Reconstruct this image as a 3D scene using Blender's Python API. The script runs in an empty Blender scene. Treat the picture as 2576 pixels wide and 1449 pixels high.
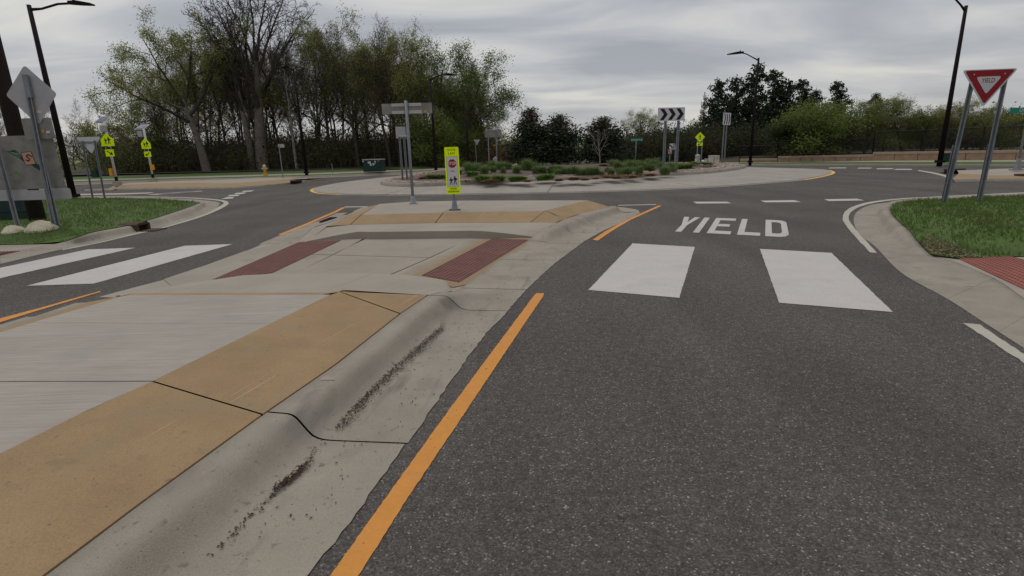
import bpy, bmesh, math, random
import numpy as np
from mathutils import Vector, Matrix
R_ = math.radians
rnd = random.Random(7)
npr = np.random.RandomState(7)
sc = bpy.context.scene
col = sc.collection

# ------------------------------------------------------------------ camera
F, CH = 1336.0, 1.5                       # focal length in photo px (2576 wide), camera height
_d = F * F / (724.5 - 378.0)
_dn = np.array([1440 - 1288.0, _d, F]); _dn /= np.linalg.norm(_dn)
_up = -_dn
_fw = np.array([0, 0, 1.0]) - _up * _up[2]; _fw /= np.linalg.norm(_fw)
_rt = np.cross(_fw, _up)
if _rt[0] < 0: _rt = -_rt
RW = np.array([_rt, _fw, _up])            # world = RW @ camera ray
cam_d = bpy.data.cameras.new('camera'); cam = bpy.data.objects.new('camera', cam_d); col.objects.link(cam)
cam_d.sensor_width = 36; cam_d.lens = 36 * F / 2576; cam_d.clip_start = .05; cam_d.clip_end = 5000
_r, _u, _b = RW @ [1, 0, 0], RW @ [0, -1, 0], RW @ [0, 0, -1]
cam.matrix_world = Matrix(((_r[0], _u[0], _b[0], 0), (_r[1], _u[1], _b[1], 0), (_r[2], _u[2], _b[2], CH), (0, 0, 0, 1)))
sc.camera = cam
sc.render.resolution_x, sc.render.resolution_y = 1024, 576

# ------------------------------------------------------------------ sky, sun, exposure
SUN_EL, SUN_AZ = R_(68), R_(-30)
w = bpy.data.worlds.new('World'); sc.world = w; w.use_nodes = True
nt = w.node_tree; nt.nodes.clear()
def N(tree, t, **k):
    n = tree.nodes.new(t)
    for a, v in k.items(): setattr(n, a, v)
    return n
def M(tree, op, a, b=None, clamp=False):
    n = N(tree, 'ShaderNodeMath', operation=op, use_clamp=clamp)
    for i, v in enumerate((a, b)):
        if v is None: continue
        if isinstance(v, (int, float)): n.inputs[i].default_value = v
        else: tree.links.new(v, n.inputs[i])
    return n.outputs[0]
tc = N(nt, 'ShaderNodeTexCoord'); sp = N(nt, 'ShaderNodeSeparateXYZ'); nt.links.new(tc.outputs['Generated'], sp.inputs[0])
az = M(nt, 'ABSOLUTE', sp.outputs[2]); den = M(nt, 'ADD', az, .16)
cb = N(nt, 'ShaderNodeCombineXYZ')
nt.links.new(M(nt, 'DIVIDE', sp.outputs[0], den), cb.inputs[0]); nt.links.new(M(nt, 'DIVIDE', sp.outputs[1], den), cb.inputs[1])
mp = N(nt, 'ShaderNodeMapping'); mp.inputs['Scale'].default_value = (.62, 1.5, 1); mp.inputs['Rotation'].default_value = (0, 0, .12)
nt.links.new(cb.outputs[0], mp.inputs[0])
n1 = N(nt, 'ShaderNodeTexNoise'); n1.inputs['Scale'].default_value = 1.15; n1.inputs['Detail'].default_value = 5; n1.inputs['Roughness'].default_value = .5
n1.inputs['Distortion'].default_value = .55
nt.links.new(mp.outputs[0], n1.inputs['Vector'])
cr = N(nt, 'ShaderNodeValToRGB'); e = cr.color_ramp.elements
e[0].position = .34; e[0].color = (.335, .36, .405, 1); e[1].position = .66; e[1].color = (.70, .69, .655, 1)
x = e.new(.50); x.color = (.475, .49, .52, 1)
nt.links.new(n1.outputs[0], cr.inputs[0])
hz = M(nt, 'POWER', M(nt, 'SUBTRACT', 1.0, az, True), 9.0)
mxh = N(nt, 'ShaderNodeMix', data_type='RGBA'); nt.links.new(M(nt, 'MULTIPLY', hz, .62), mxh.inputs[0])
nt.links.new(cr.outputs[0], mxh.inputs[6]); mxh.inputs[7].default_value = (.56, .535, .495, 1)
sky = N(nt, 'ShaderNodeTexSky', sky_type='NISHITA', sun_disc=False); sky.sun_elevation = SUN_EL; sky.sun_rotation = SUN_AZ
bs = N(nt, 'ShaderNodeBackground'); bs.inputs[1].default_value = .1; nt.links.new(sky.outputs[0], bs.inputs[0])
bc = N(nt, 'ShaderNodeBackground'); bc.inputs[1].default_value = 1.0; nt.links.new(mxh.outputs[2], bc.inputs[0])
mxs = N(nt, 'ShaderNodeMixShader'); mxs.inputs[0].default_value = .95
nt.links.new(bs.outputs[0], mxs.inputs[1]); nt.links.new(bc.outputs[0], mxs.inputs[2])
ow = N(nt, 'ShaderNodeOutputWorld'); nt.links.new(mxs.outputs[0], ow.inputs[0])
sl = bpy.data.lights.new('sun', 'SUN'); sl.energy = 1.25; sl.angle = R_(45); sl.color = (1, .96, .9)
so = bpy.data.objects.new('sun', sl); col.objects.link(so)
so.rotation_euler = (R_(90) - SUN_EL, 0, R_(180) - SUN_AZ)
sc.view_settings.view_transform = 'Standard'; sc.view_settings.look = 'None'
sc.view_settings.gamma = 1; sc.view_settings.exposure = 0; sc.view_settings.use_curve_mapping = False
sc.cycles.max_bounces = 6; sc.cycles.transparent_max_bounces = 6

# ------------------------------------------------------------------ survey helpers: photo pixel -> place in the world
def ray(x, y): return RW @ np.array([x - 1288.0, y - 724.5, F])
def at(x, y, z=0.0):
    q = ray(x, y); t = (z - CH) / q[2]; return (q[0] * t, q[1] * t, z)
def vp(x, y, Y):
    q = ray(x, y); t = Y / q[1]; return (q[0] * t, CH + q[2] * t)
def colx(x, Y, y=400): return vp(x, y, Y)[0]
def mpp(X, Y, Z): return (RW.T @ np.array([X, Y, Z - CH]))[2] / F     # metres per photo px
def ats(pts, z=0.0): return [at(px, py, z) for px, py in pts]

# ------------------------------------------------------------------ mesh builder
class MB:
    def __init__(s): s.v = []; s.f = []
    def add(s, vs, fs):
        b = len(s.v); s.v += [tuple(map(float, q)) for q in vs]; s.f += [tuple(b + i for i in f) for f in fs]; return s
    def box(s, c, d, rz=0.0, taper=1.0):
        x, y, z = d[0] / 2, d[1] / 2, d[2] / 2; cs, sn = math.cos(rz), math.sin(rz); vs = []
        for k in (-1, 1):
            t = taper if k > 0 else 1.0
            for i, j in ((-1, -1), (1, -1), (1, 1), (-1, 1)):
                a, b_ = i * x * t, j * y * t
                vs.append((c[0] + a * cs - b_ * sn, c[1] + a * sn + b_ * cs, c[2] + k * z))
        return s.add(vs, [(3, 2, 1, 0), (4, 5, 6, 7), (0, 1, 5, 4), (1, 2, 6, 5), (2, 3, 7, 6), (3, 0, 4, 7)])
    def tube(s, pts, rad, n=8, cap=True):
        pts = [Vector(q) for q in pts]
        if not hasattr(rad, '__len__'): rad = [rad] * len(pts)
        vs = []; prev = None
        for i, q in enumerate(pts):
            d = (pts[min(i + 1, len(pts) - 1)] - pts[max(i - 1, 0)]).normalized()
            a = d.orthogonal().normalized() if prev is None else (prev - d * prev.dot(d)).normalized()
            prev = a; b = d.cross(a)
            for k in range(n):
                t = 2 * math.pi * k / n; vs.append(q + (a * math.cos(t) + b * math.sin(t)) * rad[i])
        fs = [(i * n + k, i * n + (k + 1) % n, (i + 1) * n + (k + 1) % n, (i + 1) * n + k) for i in range(len(pts) - 1) for k in range(n)]
        if cap: fs += [tuple(range(n))[::-1], tuple((len(pts) - 1) * n + k for k in range(n))]
        return s.add(vs, fs)
    def prism(s, poly, y0, y1):                 # outline in local XZ, thickness along Y (front face at y0 < y1)
        n = len(poly)
        vs = [(a, y0, b) for a, b in poly] + [(a, y1, b) for a, b in poly]
        return s.add(vs, [tuple(range(n)), tuple(range(2 * n - 1, n - 1, -1))] + [(i, (i + 1) % n, n + (i + 1) % n, n + i) for i in range(n)])
    def slab(s, poly, z0, z1):                  # plan outline in XY, z per vertex or constant
        n = len(poly); zt = z1 if hasattr(z1, '__len__') else [z1] * n
        vs = [(q[0], q[1], zt[i]) for i, q in enumerate(poly)] + [(q[0], q[1], z0) for q in poly]
        return s.add(vs, [tuple(range(n)), tuple(range(2 * n - 1, n - 1, -1))] + [(i, n + i, n + (i + 1) % n, (i + 1) % n) for i in range(n)])
    def grid(s, rows):
        m = len(rows[0]); vs = [q for r in rows for q in r]
        return s.add(vs, [(i * m + j, i * m + j + 1, (i + 1) * m + j + 1, (i + 1) * m + j) for i in range(len(rows) - 1) for j in range(m - 1)])
    def disc(s, c, r, y0, y1, n=20): return s.prism([(c[0] + r * math.cos(2 * math.pi * k / n), c[1] + r * math.sin(2 * math.pi * k / n)) for k in range(n)], y0, y1)
    def build(s, name, mat, parent=None, smooth=False, recalc=True):
        me = bpy.data.meshes.new(name); me.from_pydata(s.v, [], s.f)
        if recalc:
            bm = bmesh.new(); bm.from_mesh(me); bmesh.ops.recalc_face_normals(bm, faces=bm.faces); bm.to_mesh(me); bm.free()
        if smooth: me.polygons.foreach_set('use_smooth', [True] * len(me.polygons))
        return link(name, me, mat, parent)
def link(name, me, mat, parent=None):
    for m in (mat if isinstance(mat, (list, tuple)) else [mat]): me.materials.append(m)
    o = bpy.data.objects.new(name, me); col.objects.link(o); o.parent = parent; return o
def tag(o, label, cat=None, group=None, kind=None):
    o['label'] = label
    if cat: o['category'] = cat
    if group: o['group'] = group
    if kind: o['kind'] = kind
    return o
def thing(name, label, cat, loc=(0, 0, 0), rz=0.0, group=None, kind=None):
    o = bpy.data.objects.new(name, None); o.empty_display_size = .3; col.objects.link(o)
    o.location = loc; o.rotation_euler = (0, 0, rz); return tag(o, label, cat, group, kind)
def dup(root, loc, rz=0.0, scale=None, label=None):
    r = root.copy(); col.objects.link(r); r.location = loc; r.rotation_euler = (0, 0, rz)
    if scale is not None: r.scale = scale
    if label: r['label'] = label
    for ch in list(root.children):
        c = ch.copy(); col.objects.link(c); c.parent = r
        for g in ch.children:
            d = g.copy(); col.objects.link(d); d.parent = c
    return r
def rs(poly, n):                                # resample a polyline evenly
    p = np.array(poly, float); s = np.r_[0, np.cumsum(np.linalg.norm(np.diff(p, axis=0), axis=1))]
    t = np.linspace(0, s[-1], n); return [tuple(np.interp(k, s, p[:, i]) for i in range(p.shape[1])) for k in t]
def smooth_line(poly, n, it=2):                 # Chaikin corner cutting, ends kept, then resample
    p = [tuple(q) for q in poly]
    for _ in range(it):
        o = [p[0]]
        for a, b in zip(p[:-1], p[1:]):
            o.append(tuple(.75 * u + .25 * v for u, v in zip(a, b))); o.append(tuple(.25 * u + .75 * v for u, v in zip(a, b)))
        o.append(p[-1]); p = o
    return rs(p, n)
def offset(poly, d):                            # plan offset of an open polyline, + = left of travel
    p = np.array([q[:2] for q in poly]); t = np.gradient(p, axis=0); t /= np.linalg.norm(t, axis=1)[:, None]
    return p + np.c_[-t[:, 1], t[:, 0]] * d
def rpoly(pts, r, k=4):                         # round the corners of a 2-D outline
    out = []; n = len(pts)
    for i in range(n):
        p = np.array(pts[i]); a = np.array(pts[i - 1]) - p; b = np.array(pts[(i + 1) % n]) - p
        a /= np.linalg.norm(a); b /= np.linalg.norm(b); h = math.acos(max(-1, min(1, a @ b))) / 2
        q = r / math.tan(h); p0, p1 = p + a * q, p + b * q
        for j in range(k + 1):
            t = j / k; out.append(tuple((1 - t) ** 2 * p0 + 2 * t * (1 - t) * p + t * t * p1))
    return out
def stroke(a, b, wd):                           # thick line as a quad outline
    a, b = np.array(a, float), np.array(b, float); d = b - a; d /= np.linalg.norm(d); q = np.array([-d[1], d[0]]) * wd / 2
    return [tuple(a + q), tuple(a - q), tuple(b - q), tuple(b + q)]
def text(body, h, mat, parent, loc, xs=1.0, name='lettering', rot=(math.pi / 2, 0, 0), bold=.0):
    cu = bpy.data.curves.new(name, 'FONT'); cu.body = body; cu.align_x = 'CENTER'; cu.align_y = 'CENTER'; cu.size = h / .7
    cu.extrude = .0006; cu.offset = bold
    t = bpy.data.objects.new(name, cu); col.objects.link(t)
    me = bpy.data.meshes.new_from_object(t.evaluated_get(bpy.context.evaluated_depsgraph_get()))
    bpy.data.objects.remove(t); bpy.data.curves.remove(cu)
    o = link(name, me, mat, parent); o.location = loc; o.rotation_euler = rot; o.scale = (xs, 1, 1); return o

# ------------------------------------------------------------------ materials
def mat(name, c, rough=.85, var=.0, vs=3.0, c2=None, fine=.0, fs=60.0, bump=0.0, bs_=80.0, stretch=None, spec=.3, metal=0.0, spots=None, trans=0.0, detail=4):
    m = bpy.data.materials.new(name); m.use_nodes = True; t = m.node_tree; b = t.nodes['Principled BSDF']
    b.inputs['Roughness'].default_value = rough; b.inputs['Specular IOR Level'].default_value = spec; b.inputs['Metallic'].default_value = metal
    b.inputs['Base Color'].default_value = (*c, 1)
    g = N(t, 'ShaderNodeTexCoord').outputs['Object']
    if stretch:
        q = N(t, 'ShaderNodeMapping'); q.inputs['Scale'].default_value = stretch[:3]
        if len(stretch) > 3: q.inputs['Rotation'].default_value = (0, 0, stretch[3])
        t.links.new(g, q.inputs[0]); gs = q.outputs[0]
    else: gs = g
    out = None
    if var or c2:
        n = N(t, 'ShaderNodeTexNoise'); n.inputs['Scale'].default_value = vs; n.inputs['Detail'].default_value = detail; n.inputs['Roughness'].default_value = .62
        t.links.new(g, n.inputs['Vector'])
        r = N(t, 'ShaderNodeValToRGB'); r.color_ramp.elements[0].position = .32; r.color_ramp.elements[1].position = .68
        lo = c2 if c2 else tuple(k * (1 - var) for k in c)
        r.color_ramp.elements[0].color = (*lo, 1); r.color_ramp.elements[1].color = (*(c if c2 else tuple(k * (1 + var) for k in c)), 1)
        t.links.new(n.outputs[0], r.inputs[0]); out = r.outputs[0]
    if fine:
        n = N(t, 'ShaderNodeTexNoise'); n.inputs['Scale'].default_value = fs; n.inputs['Detail'].default_value = 3; n.inputs['Roughness'].default_value = .7
        t.links.new(gs, n.inputs['Vector'])
        r = N(t, 'ShaderNodeMapRange'); r.inputs[1].default_value = .3; r.inputs[2].default_value = .7; r.inputs[3].default_value = 1 - fine; r.inputs[4].default_value = 1 + fine
        t.links.new(n.outputs[0], r.inputs[0])
        x = N(t, 'ShaderNodeVectorMath', operation='SCALE')
        if out: t.links.new(out, x.inputs[0])
        else: x.inputs[0].default_value = c
        t.links.new(r.outputs[0], x.inputs['Scale']); out = x.outputs[0]
    for sp_ in (spots or []):                   # (scale, threshold, colour): wear, chips and stains
        n = N(t, 'ShaderNodeTexNoise'); n.inputs['Scale'].default_value = sp_[0]; n.inputs['Detail'].default_value = 3
        if len(sp_) > 4:                        # drawn out along one direction (scale x, scale y, turn)
            q = N(t, 'ShaderNodeMapping', vector_type='TEXTURE'); q.inputs['Rotation'].default_value = (0, 0, sp_[4][2]); q.inputs['Scale'].default_value = (1 / sp_[4][0], 1 / sp_[4][1], 1); t.links.new(g, q.inputs[0]); t.links.new(q.outputs[0], n.inputs['Vector'])
        else: t.links.new(g, n.inputs['Vector'])
        r = N(t, 'ShaderNodeMapRange'); r.inputs[1].default_value = sp_[1]; r.inputs[2].default_value = sp_[1] + (sp_[3] if len(sp_) > 3 else .04)
        t.links.new(n.outputs[0], r.inputs[0])
        x = N(t, 'ShaderNodeMix', data_type='RGBA'); t.links.new(r.outputs[0], x.inputs[0])
        if out: t.links.new(out, x.inputs[6])
        else: x.inputs[6].default_value = (*c, 1)
        x.inputs[7].default_value = (*sp_[2], 1); out = x.outputs[2]
    if out: t.links.new(out, b.inputs['Base Color'])
    if bump:
        n = N(t, 'ShaderNodeTexNoise'); n.inputs['Scale'].default_value = bs_; n.inputs['Detail'].default_value = 4; t.links.new(gs, n.inputs['Vector'])
        q = N(t, 'ShaderNodeBump'); q.inputs['Strength'].default_value = bump; q.inputs['Distance'].default_value = .01
        t.links.new(n.outputs[0], q.inputs['Height']); t.links.new(q.outputs[0], b.inputs['Normal'])
    if trans:
        tr = N(t, 'ShaderNodeBsdfTranslucent'); mx = N(t, 'ShaderNodeMixShader'); mx.inputs[0].default_value = trans
        if out: t.links.new(out, tr.inputs[0])
        else: tr.inputs[0].default_value = (*c, 1)
        t.links.new(b.outputs[0], mx.inputs[1]); t.links.new(tr.outputs[0], mx.inputs[2])
        t.links.new(mx.outputs[0], t.nodes['Material Output'].inputs[0])
    return m
def asphalt_mat():
    m = bpy.data.materials.new('asphalt'); m.use_nodes = True; t = m.node_tree; b = t.nodes['Principled BSDF']
    b.inputs['Roughness'].default_value = .9; b.inputs['Specular IOR Level'].default_value = .25
    g = N(t, 'ShaderNodeTexCoord').outputs['Object']
    v = N(t, 'ShaderNodeTexVoronoi'); v.inputs['Scale'].default_value = 140; t.links.new(g, v.inputs['Vector'])
    s_ = N(t, 'ShaderNodeSeparateColor'); t.links.new(v.outputs['Color'], s_.inputs[0])
    r = N(t, 'ShaderNodeValToRGB'); el = r.color_ramp.elements
    el[0].position = 0; el[0].color = (.052, .046, .0425, 1); el[1].position = 1; el[1].color = (.32, .29, .27, 1)
    for p_, c_ in ((.5, (.084, .074, .069, 1)), (.87, (.112, .100, .092, 1)), (.97, (.155, .141, .13, 1))): q = el.new(p_); q.color = c_
    t.links.new(s_.outputs[0], r.inputs[0])
    n = N(t, 'ShaderNodeTexNoise'); n.inputs['Scale'].default_value = .55; n.inputs['Detail'].default_value = 6; t.links.new(g, n.inputs['Vector'])
    q = N(t, 'ShaderNodeMapRange'); q.inputs[1].default_value = .3; q.inputs[2].default_value = .7; q.inputs[3].default_value = .86; q.inputs[4].default_value = 1.13; t.links.new(n.outputs[0], q.inputs[0])
    n2 = N(t, 'ShaderNodeTexNoise'); n2.inputs['Scale'].default_value = 18; n2.inputs['Detail'].default_value = 4; t.links.new(g, n2.inputs['Vector'])
    q2 = N(t, 'ShaderNodeMapRange'); q2.inputs[1].default_value = .3; q2.inputs[2].default_value = .7; q2.inputs[3].default_value = .82; q2.inputs[4].default_value = 1.16; t.links.new(n2.outputs[0], q2.inputs[0])
    mp_ = N(t, 'ShaderNodeMapping'); mp_.inputs['Rotation'].default_value = (0, 0, .25); mp_.inputs['Scale'].default_value = (.9, .10, 1); t.links.new(g, mp_.inputs[0])
    n3 = N(t, 'ShaderNodeTexNoise'); n3.inputs['Scale'].default_value = 1; n3.inputs['Detail'].default_value = 3; t.links.new(mp_.outputs[0], n3.inputs['Vector'])
    q3 = N(t, 'ShaderNodeMapRange'); q3.inputs[1].default_value = .3; q3.inputs[2].default_value = .7; q3.inputs[3].default_value = .82; q3.inputs[4].default_value = 1.16; t.links.new(n3.outputs[0], q3.inputs[0])
    x = N(t, 'ShaderNodeVectorMath', operation='SCALE'); t.links.new(r.outputs[0], x.inputs[0]); t.links.new(M(t, 'MULTIPLY', M(t, 'MULTIPLY', q.outputs[0], q2.outputs[0]), q3.outputs[0]), x.inputs['Scale'])
    t.links.new(x.outputs[0], b.inputs['Base Color'])
    bu = N(t, 'ShaderNodeBump'); bu.inputs['Strength'].default_value = .55; bu.inputs['Distance'].default_value = .006
    t.links.new(v.outputs['Distance'], bu.inputs['Height']); bu.invert = True; t.links.new(bu.outputs[0], b.inputs['Normal'])
    return m
ASPH = asphalt_mat()
CONN = mat('worn_kerb_concrete', (0.2881, 0.254, 0.2079), var=.12, vs=1.6, fine=.12, fs=130, bump=.4, bs_=160, spots=[(2.5, .54, (.205, .19, .165), .25), (1.0, .60, (.150, .140, .122), .22, (7, 1.4, -.13)), (18, .64, (.165, .152, .132), .10), (26, .70, (.31, .295, .265), .05), (85, .68, (.085, .078, .068), .05)])
CON = mat('concrete', (0.3177, 0.2809, 0.2344), var=.09, vs=1.3, fine=.10, fs=90, bump=.25, bs_=150, spots=[(9, .70, (0.2, 0.188, 0.168), .12), (60, .72, (0.112, 0.1, 0.088), .05)])
CONF = mat('shade_toned_concrete', (0.2948, 0.2602, 0.2175), var=.10, vs=1.1, fine=.10, fs=90, bump=.25, bs_=150, spots=[(2.2, .58, (.225, .208, .18), .2), (60, .72, (.11, .10, .09), .05)])  # cut-through floor: base tone darkened to paint in the shade behind the lip
CONB = mat('broomed_concrete', (0.3237, 0.2904, 0.2543), var=.08, vs=1.5, fine=.13, fs=2.2, bump=.35, bs_=2.6, stretch=(1.2, 42, 1, .03), spots=[(1.0, .66, (.37, .35, .325), .03, (.5, 40, .03)), (1.0, .68, (.22, .205, .185), .05, (.6, 30, .03)), (2.0, .60, (.27, .25, .225), .25), (70, .74, (.13, .11, .10), .04)])
CONK = mat('kerb_concrete', (0.2763, 0.2444, 0.2022), var=.14, vs=2.0, fine=.12, fs=130, bump=.35, bs_=160, spots=[(3, .56, (.20, .185, .16), .25), (9, .62, (.185, .172, .15), .12), (24, .67, (.15, .138, .12), .08), (80, .69, (.085, .078, .068), .05)])
TAN = mat('buff_concrete', (0.2991, 0.2028, 0.1084), var=.11, vs=2.2, fine=.14, fs=110, bump=.3, bs_=140, spots=[(3.0, .56, (.27, .198, .122), .25), (7, .63, (.235, .17, .104), .16), (1.0, .69, (.40, .31, .21), .02, (30, .5, -.27)), (28, .66, (.20, .148, .095), .08), (70, .70, (.10, .075, .05), .05)])
APR = mat('apron_concrete', (0.3085, 0.2759, 0.2411), var=.10, vs=.9, fine=.10, fs=7, stretch=(1, 1, 1), spots=[(.8, .55, (.262, .243, .218), .3), (1.0, .60, (.235, .215, .19), .2, (6, .5, .2)), (40, .7, (.2, .185, .165), .06)])
WHITE = mat('white_marking', (.475, .445, .42), rough=.7, var=.04, vs=3, fine=.05, fs=40, spots=[(55, .69, (.18, .165, .155), .04), (2.2, .56, (.42, .392, .368), .25), (16, .66, (.36, .335, .315), .10)])
WORN = mat('cream_marking', (0.416, 0.384, 0.32), rough=.75, var=.10, vs=5, spots=[(40, .68, (0.16, 0.144, 0.128), .06)])
ORANGE = mat('orange_marking', (0.576, 0.24, 0.044), rough=.7, var=.05, vs=6, fine=.06, fs=50, spots=[(5, .58, (.46, .215, .06), .2), (30, .60, (.50, .25, .09), .1), (42, .69, (.085, .07, .06), .03)])
RED = mat('tactile_red', (.150, .062, .052), rough=.8, var=.16, vs=4, fine=.08, fs=60)
DOMEM = mat('worn_dome', (.085, .032, .028), rough=.8)
DRED = mat('tactile_faded_red', (.27, .085, .065), rough=.8, var=.12, vs=4, fine=.08, fs=60)
def stain_mat(p0, p1, wd):                       # rust bled from the tactile plates into the slab beside them
    m = mat('rust_stained_concrete', (0.3, 0.276, 0.24), var=.09, vs=1.3, fine=.10, fs=90, bump=.25, bs_=150); t = m.node_tree; b = t.nodes['Principled BSDF']
    src = b.inputs['Base Color'].links[0].from_socket; g = N(t, 'ShaderNodeTexCoord').outputs['Object']
    d = np.array(p1[:2]) - np.array(p0[:2]); d /= np.linalg.norm(d); nrm = np.array([-d[1], d[0]])
    v = N(t, 'ShaderNodeVectorMath', operation='DOT_PRODUCT'); t.links.new(g, v.inputs[0]); v.inputs[1].default_value = (nrm[0], nrm[1], 0)
    k = M(t, 'SUBTRACT', v.outputs['Value'], float(nrm @ np.array(p0[:2])))
    n = N(t, 'ShaderNodeTexNoise'); n.inputs['Scale'].default_value = 5; n.inputs['Detail'].default_value = 4; t.links.new(g, n.inputs['Vector'])
    k = M(t, 'ADD', k, M(t, 'MULTIPLY', M(t, 'SUBTRACT', n.outputs[0], .5), wd * .9))
    r = N(t, 'ShaderNodeMapRange'); r.inputs[1].default_value = wd; r.inputs[2].default_value = 0; r.inputs[3].default_value = 0; r.inputs[4].default_value = .9; t.links.new(k, r.inputs[0])
    x = N(t, 'ShaderNodeMix', data_type='RGBA'); t.links.new(r.outputs[0], x.inputs[0]); t.links.new(src, x.inputs[6]); x.inputs[7].default_value = (.255, .175, .095, 1)
    t.links.new(x.outputs[2], b.inputs['Base Color']); return m
IRON = mat('rusted_iron', (.075, .042, .03), rough=.9, var=.25, vs=12)
DARK = mat('dark_hollow', (.012, .011, .010), rough=1)
GRASS = mat('lawn', (.075, .135, .026), rough=.95, c2=(.060, .088, .026), vs=2.2, fine=.25, fs=45, detail=6)
BLADE = mat('grass_blade', (.105, .185, .032), rough=.8, c2=(.125, .140, .048), vs=1.1, trans=.35, spots=[(2.3, .62, (.19, .165, .085), .12)])
DRY = mat('dry_grass', (.23, .19, .11), rough=.95, var=.3, vs=8)
SOIL = mat('leaf_litter', (.075, .058, .042), rough=1, c2=(.045, .04, .028), vs=.8, fine=.3, fs=12)
GROUND = mat('meadow', (.075, .09, .035), rough=1, c2=(.06, .058, .032), vs=.12, fine=.2, fs=4)
MULCH = mat('bark_mulch', (.175, .125, .105), rough=1, c2=(.095, .068, .06), vs=14, fine=.3, fs=40)
GALV = mat('galvanised_steel', (.215, .225, .245), rough=.5, metal=.2, var=.16, vs=9, spec=.4)
ALU = mat('sign_back_aluminium', (.40, .39, .40), rough=.55, metal=.1, var=.10, vs=3)
ALUD = mat('weathered_sign_back', (.24, .225, .205), rough=.75, var=.20, vs=4, fine=.06, fs=30, spots=[(6, .62, (.17, .155, .145), .15)])
BRONZE = mat('dark_bronze_paint', (.014, .008, .010), rough=.7, var=.1, vs=5, spec=.12)
WOODP = mat('utility_pole_wood', (.030, .020, .018), rough=.9, fine=.3, fs=14, stretch=(8, 8, .4), var=.2, vs=3)
FYG = mat('fluorescent_yellow_green', (.78, 1.0, .005), rough=.6, spec=.1)
SIGNW = mat('sign_white', (.58, .57, .60), rough=.5)
SIGNR = mat('sign_red', (.30, .004, .012), rough=.5)
SIGNK = mat('sign_black', (.008, .008, .009), rough=.5)
SIGNG = mat('sign_green', (.008, .24, .16), rough=.5)
GREENBOX = mat('dark_green_paint', (.010, .035, .028), rough=.5, var=.15, vs=4)
BEIGE = mat('beige_cabinet', (.50, .47, .42), rough=.6, var=.05, vs=3)
YEL = mat('yellow_plastic', (.70, .33, .02), rough=.5)
STICK = mat('amber_sticker', (.60, .33, .03), rough=.6)
BLOCK = mat('tan_wall_block', (.36, .245, .165), var=.14, vs=3, fine=.15, fs=25, bump=.5, bs_=30)
CAPST = mat('wall_cap_stone', (.40, .30, .22), var=.12, vs=3, fine=.12, fs=25, bump=.4, bs_=30)
FENCE = mat('black_fence_coating', (.006, .006, .006), rough=.5)
SOLAR = mat('solar_cells', (.10, .11, .19), rough=.25, spec=.5)
STONE = mat('pale_boulder', (.56, .50, .37), var=.15, vs=4, fine=.1, fs=20, bump=.5, bs_=12)
COBB = mat('river_cobble', (.46, .37, .31), c2=(.22, .16, .14), vs=6, fine=.15, fs=20)
BARKG = mat('grey_bark', (.15, .128, .110), rough=1, var=.25, vs=3, fine=.3, fs=6, stretch=(5, 5, .8))
BARKD = mat('dark_bark', (.060, .047, .040), rough=1, var=.3, vs=2, fine=.25, fs=6, stretch=(5, 5, .8))
BARKW = mat('pale_patchy_bark', (.34, .31, .28), rough=1, c2=(.07, .055, .048), vs=2.6, fine=.2, fs=9)
TWIG = mat('twigs', (.070, .055, .046), rough=1, var=.25, vs=1)
TWIGR = mat('reddish_twigs', (.10, .066, .052), rough=1, var=.25, vs=1)
LPALE = mat('budding_leaf', (.30, .325, .085), rough=.8, c2=(.20, .215, .062), vs=.8, trans=.55)
LGREEN = mat('spring_leaf', (.195, .240, .058), rough=.8, c2=(.11, .14, .04), vs=.7, trans=.55)
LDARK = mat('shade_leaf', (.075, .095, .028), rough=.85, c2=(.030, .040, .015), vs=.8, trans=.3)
NEEDLE = mat('pine_needles', (.040, .060, .026), rough=.85, c2=(.020, .031, .015), vs=.9)
NEEDLB = mat('bronzed_juniper', (.105, .064, .038), rough=.9, c2=(.045, .034, .020), vs=.8)
NEEDLL = mat('larch_green', (.10, .13, .025), rough=.85, c2=(.055, .075, .018), vs=.9, trans=.3)
TUFT = mat('tuft_green', (.165, .235, .080), rough=.85, c2=(.115, .165, .06), vs=2, trans=.4)
TUFTB = mat('tuft_bright', (.14, .25, .035), rough=.85, c2=(.085, .16, .03), vs=2, trans=.4)
RUSTY = mat('dormant_rust_grass', (.26, .14, .065), rough=.95, c2=(.17, .095, .06), vs=5)

# ================================================================== THE SETTING
g = MB(); g.add([(-2500, -300, -.12), (2500, -300, -.12), (2500, 4000, -.12), (-2500, 4000, -.12)], [(0, 1, 2, 3)])
tag(g.build('ground', GROUND), 'flat grassy ground reaching to the horizon', 'ground', kind='structure')
g = MB(); g.add([(-90, -14, 0), (60, -14, 0), (60, 62, 0), (-90, 62, 0)], [(0, 1, 2, 3)])
road = tag(g.build('road', ASPH), 'grey asphalt road circling the roundabout', 'road', kind='structure')
def sheet(name, m, pts, z, parent, jit=0.0):
    q = [(p[0], p[1], z) for p in pts]; b = MB(); b.add(q, [tuple(range(len(q)))]); return b.build(name, m, parent)
def band(name, m, a, b, z, parent, n=60, jit=0.0):
    a = rs([p[:2] for p in a], n); b = rs([p[:2] for p in b], n)
    j = lambda p: (p[0] + npr.uniform(-jit, jit), p[1] + npr.uniform(-jit, jit), z)
    q = MB(); q.grid([[j(p) for p in a], [j(p) for p in b]]); return q.build(name, m, parent)
# crosswalk bars, yield dashes, edge lines, word
for q in ([(1591.5, 612.7), (1748, 621.7), (1708.8, 750), (1479.8, 730)], [(1911.5, 626.7), (2091.5, 636.7), (2246.5, 786), (1959.8, 762.4)],
          [(465, 618.7), (585, 614.5), (236.7, 713.9), (66.7, 719.6)]):
    p = ats(q); band('crosswalk_bar', WHITE, [p[0], p[3]], [p[1], p[2]], .004, road, 40, .003)
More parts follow.
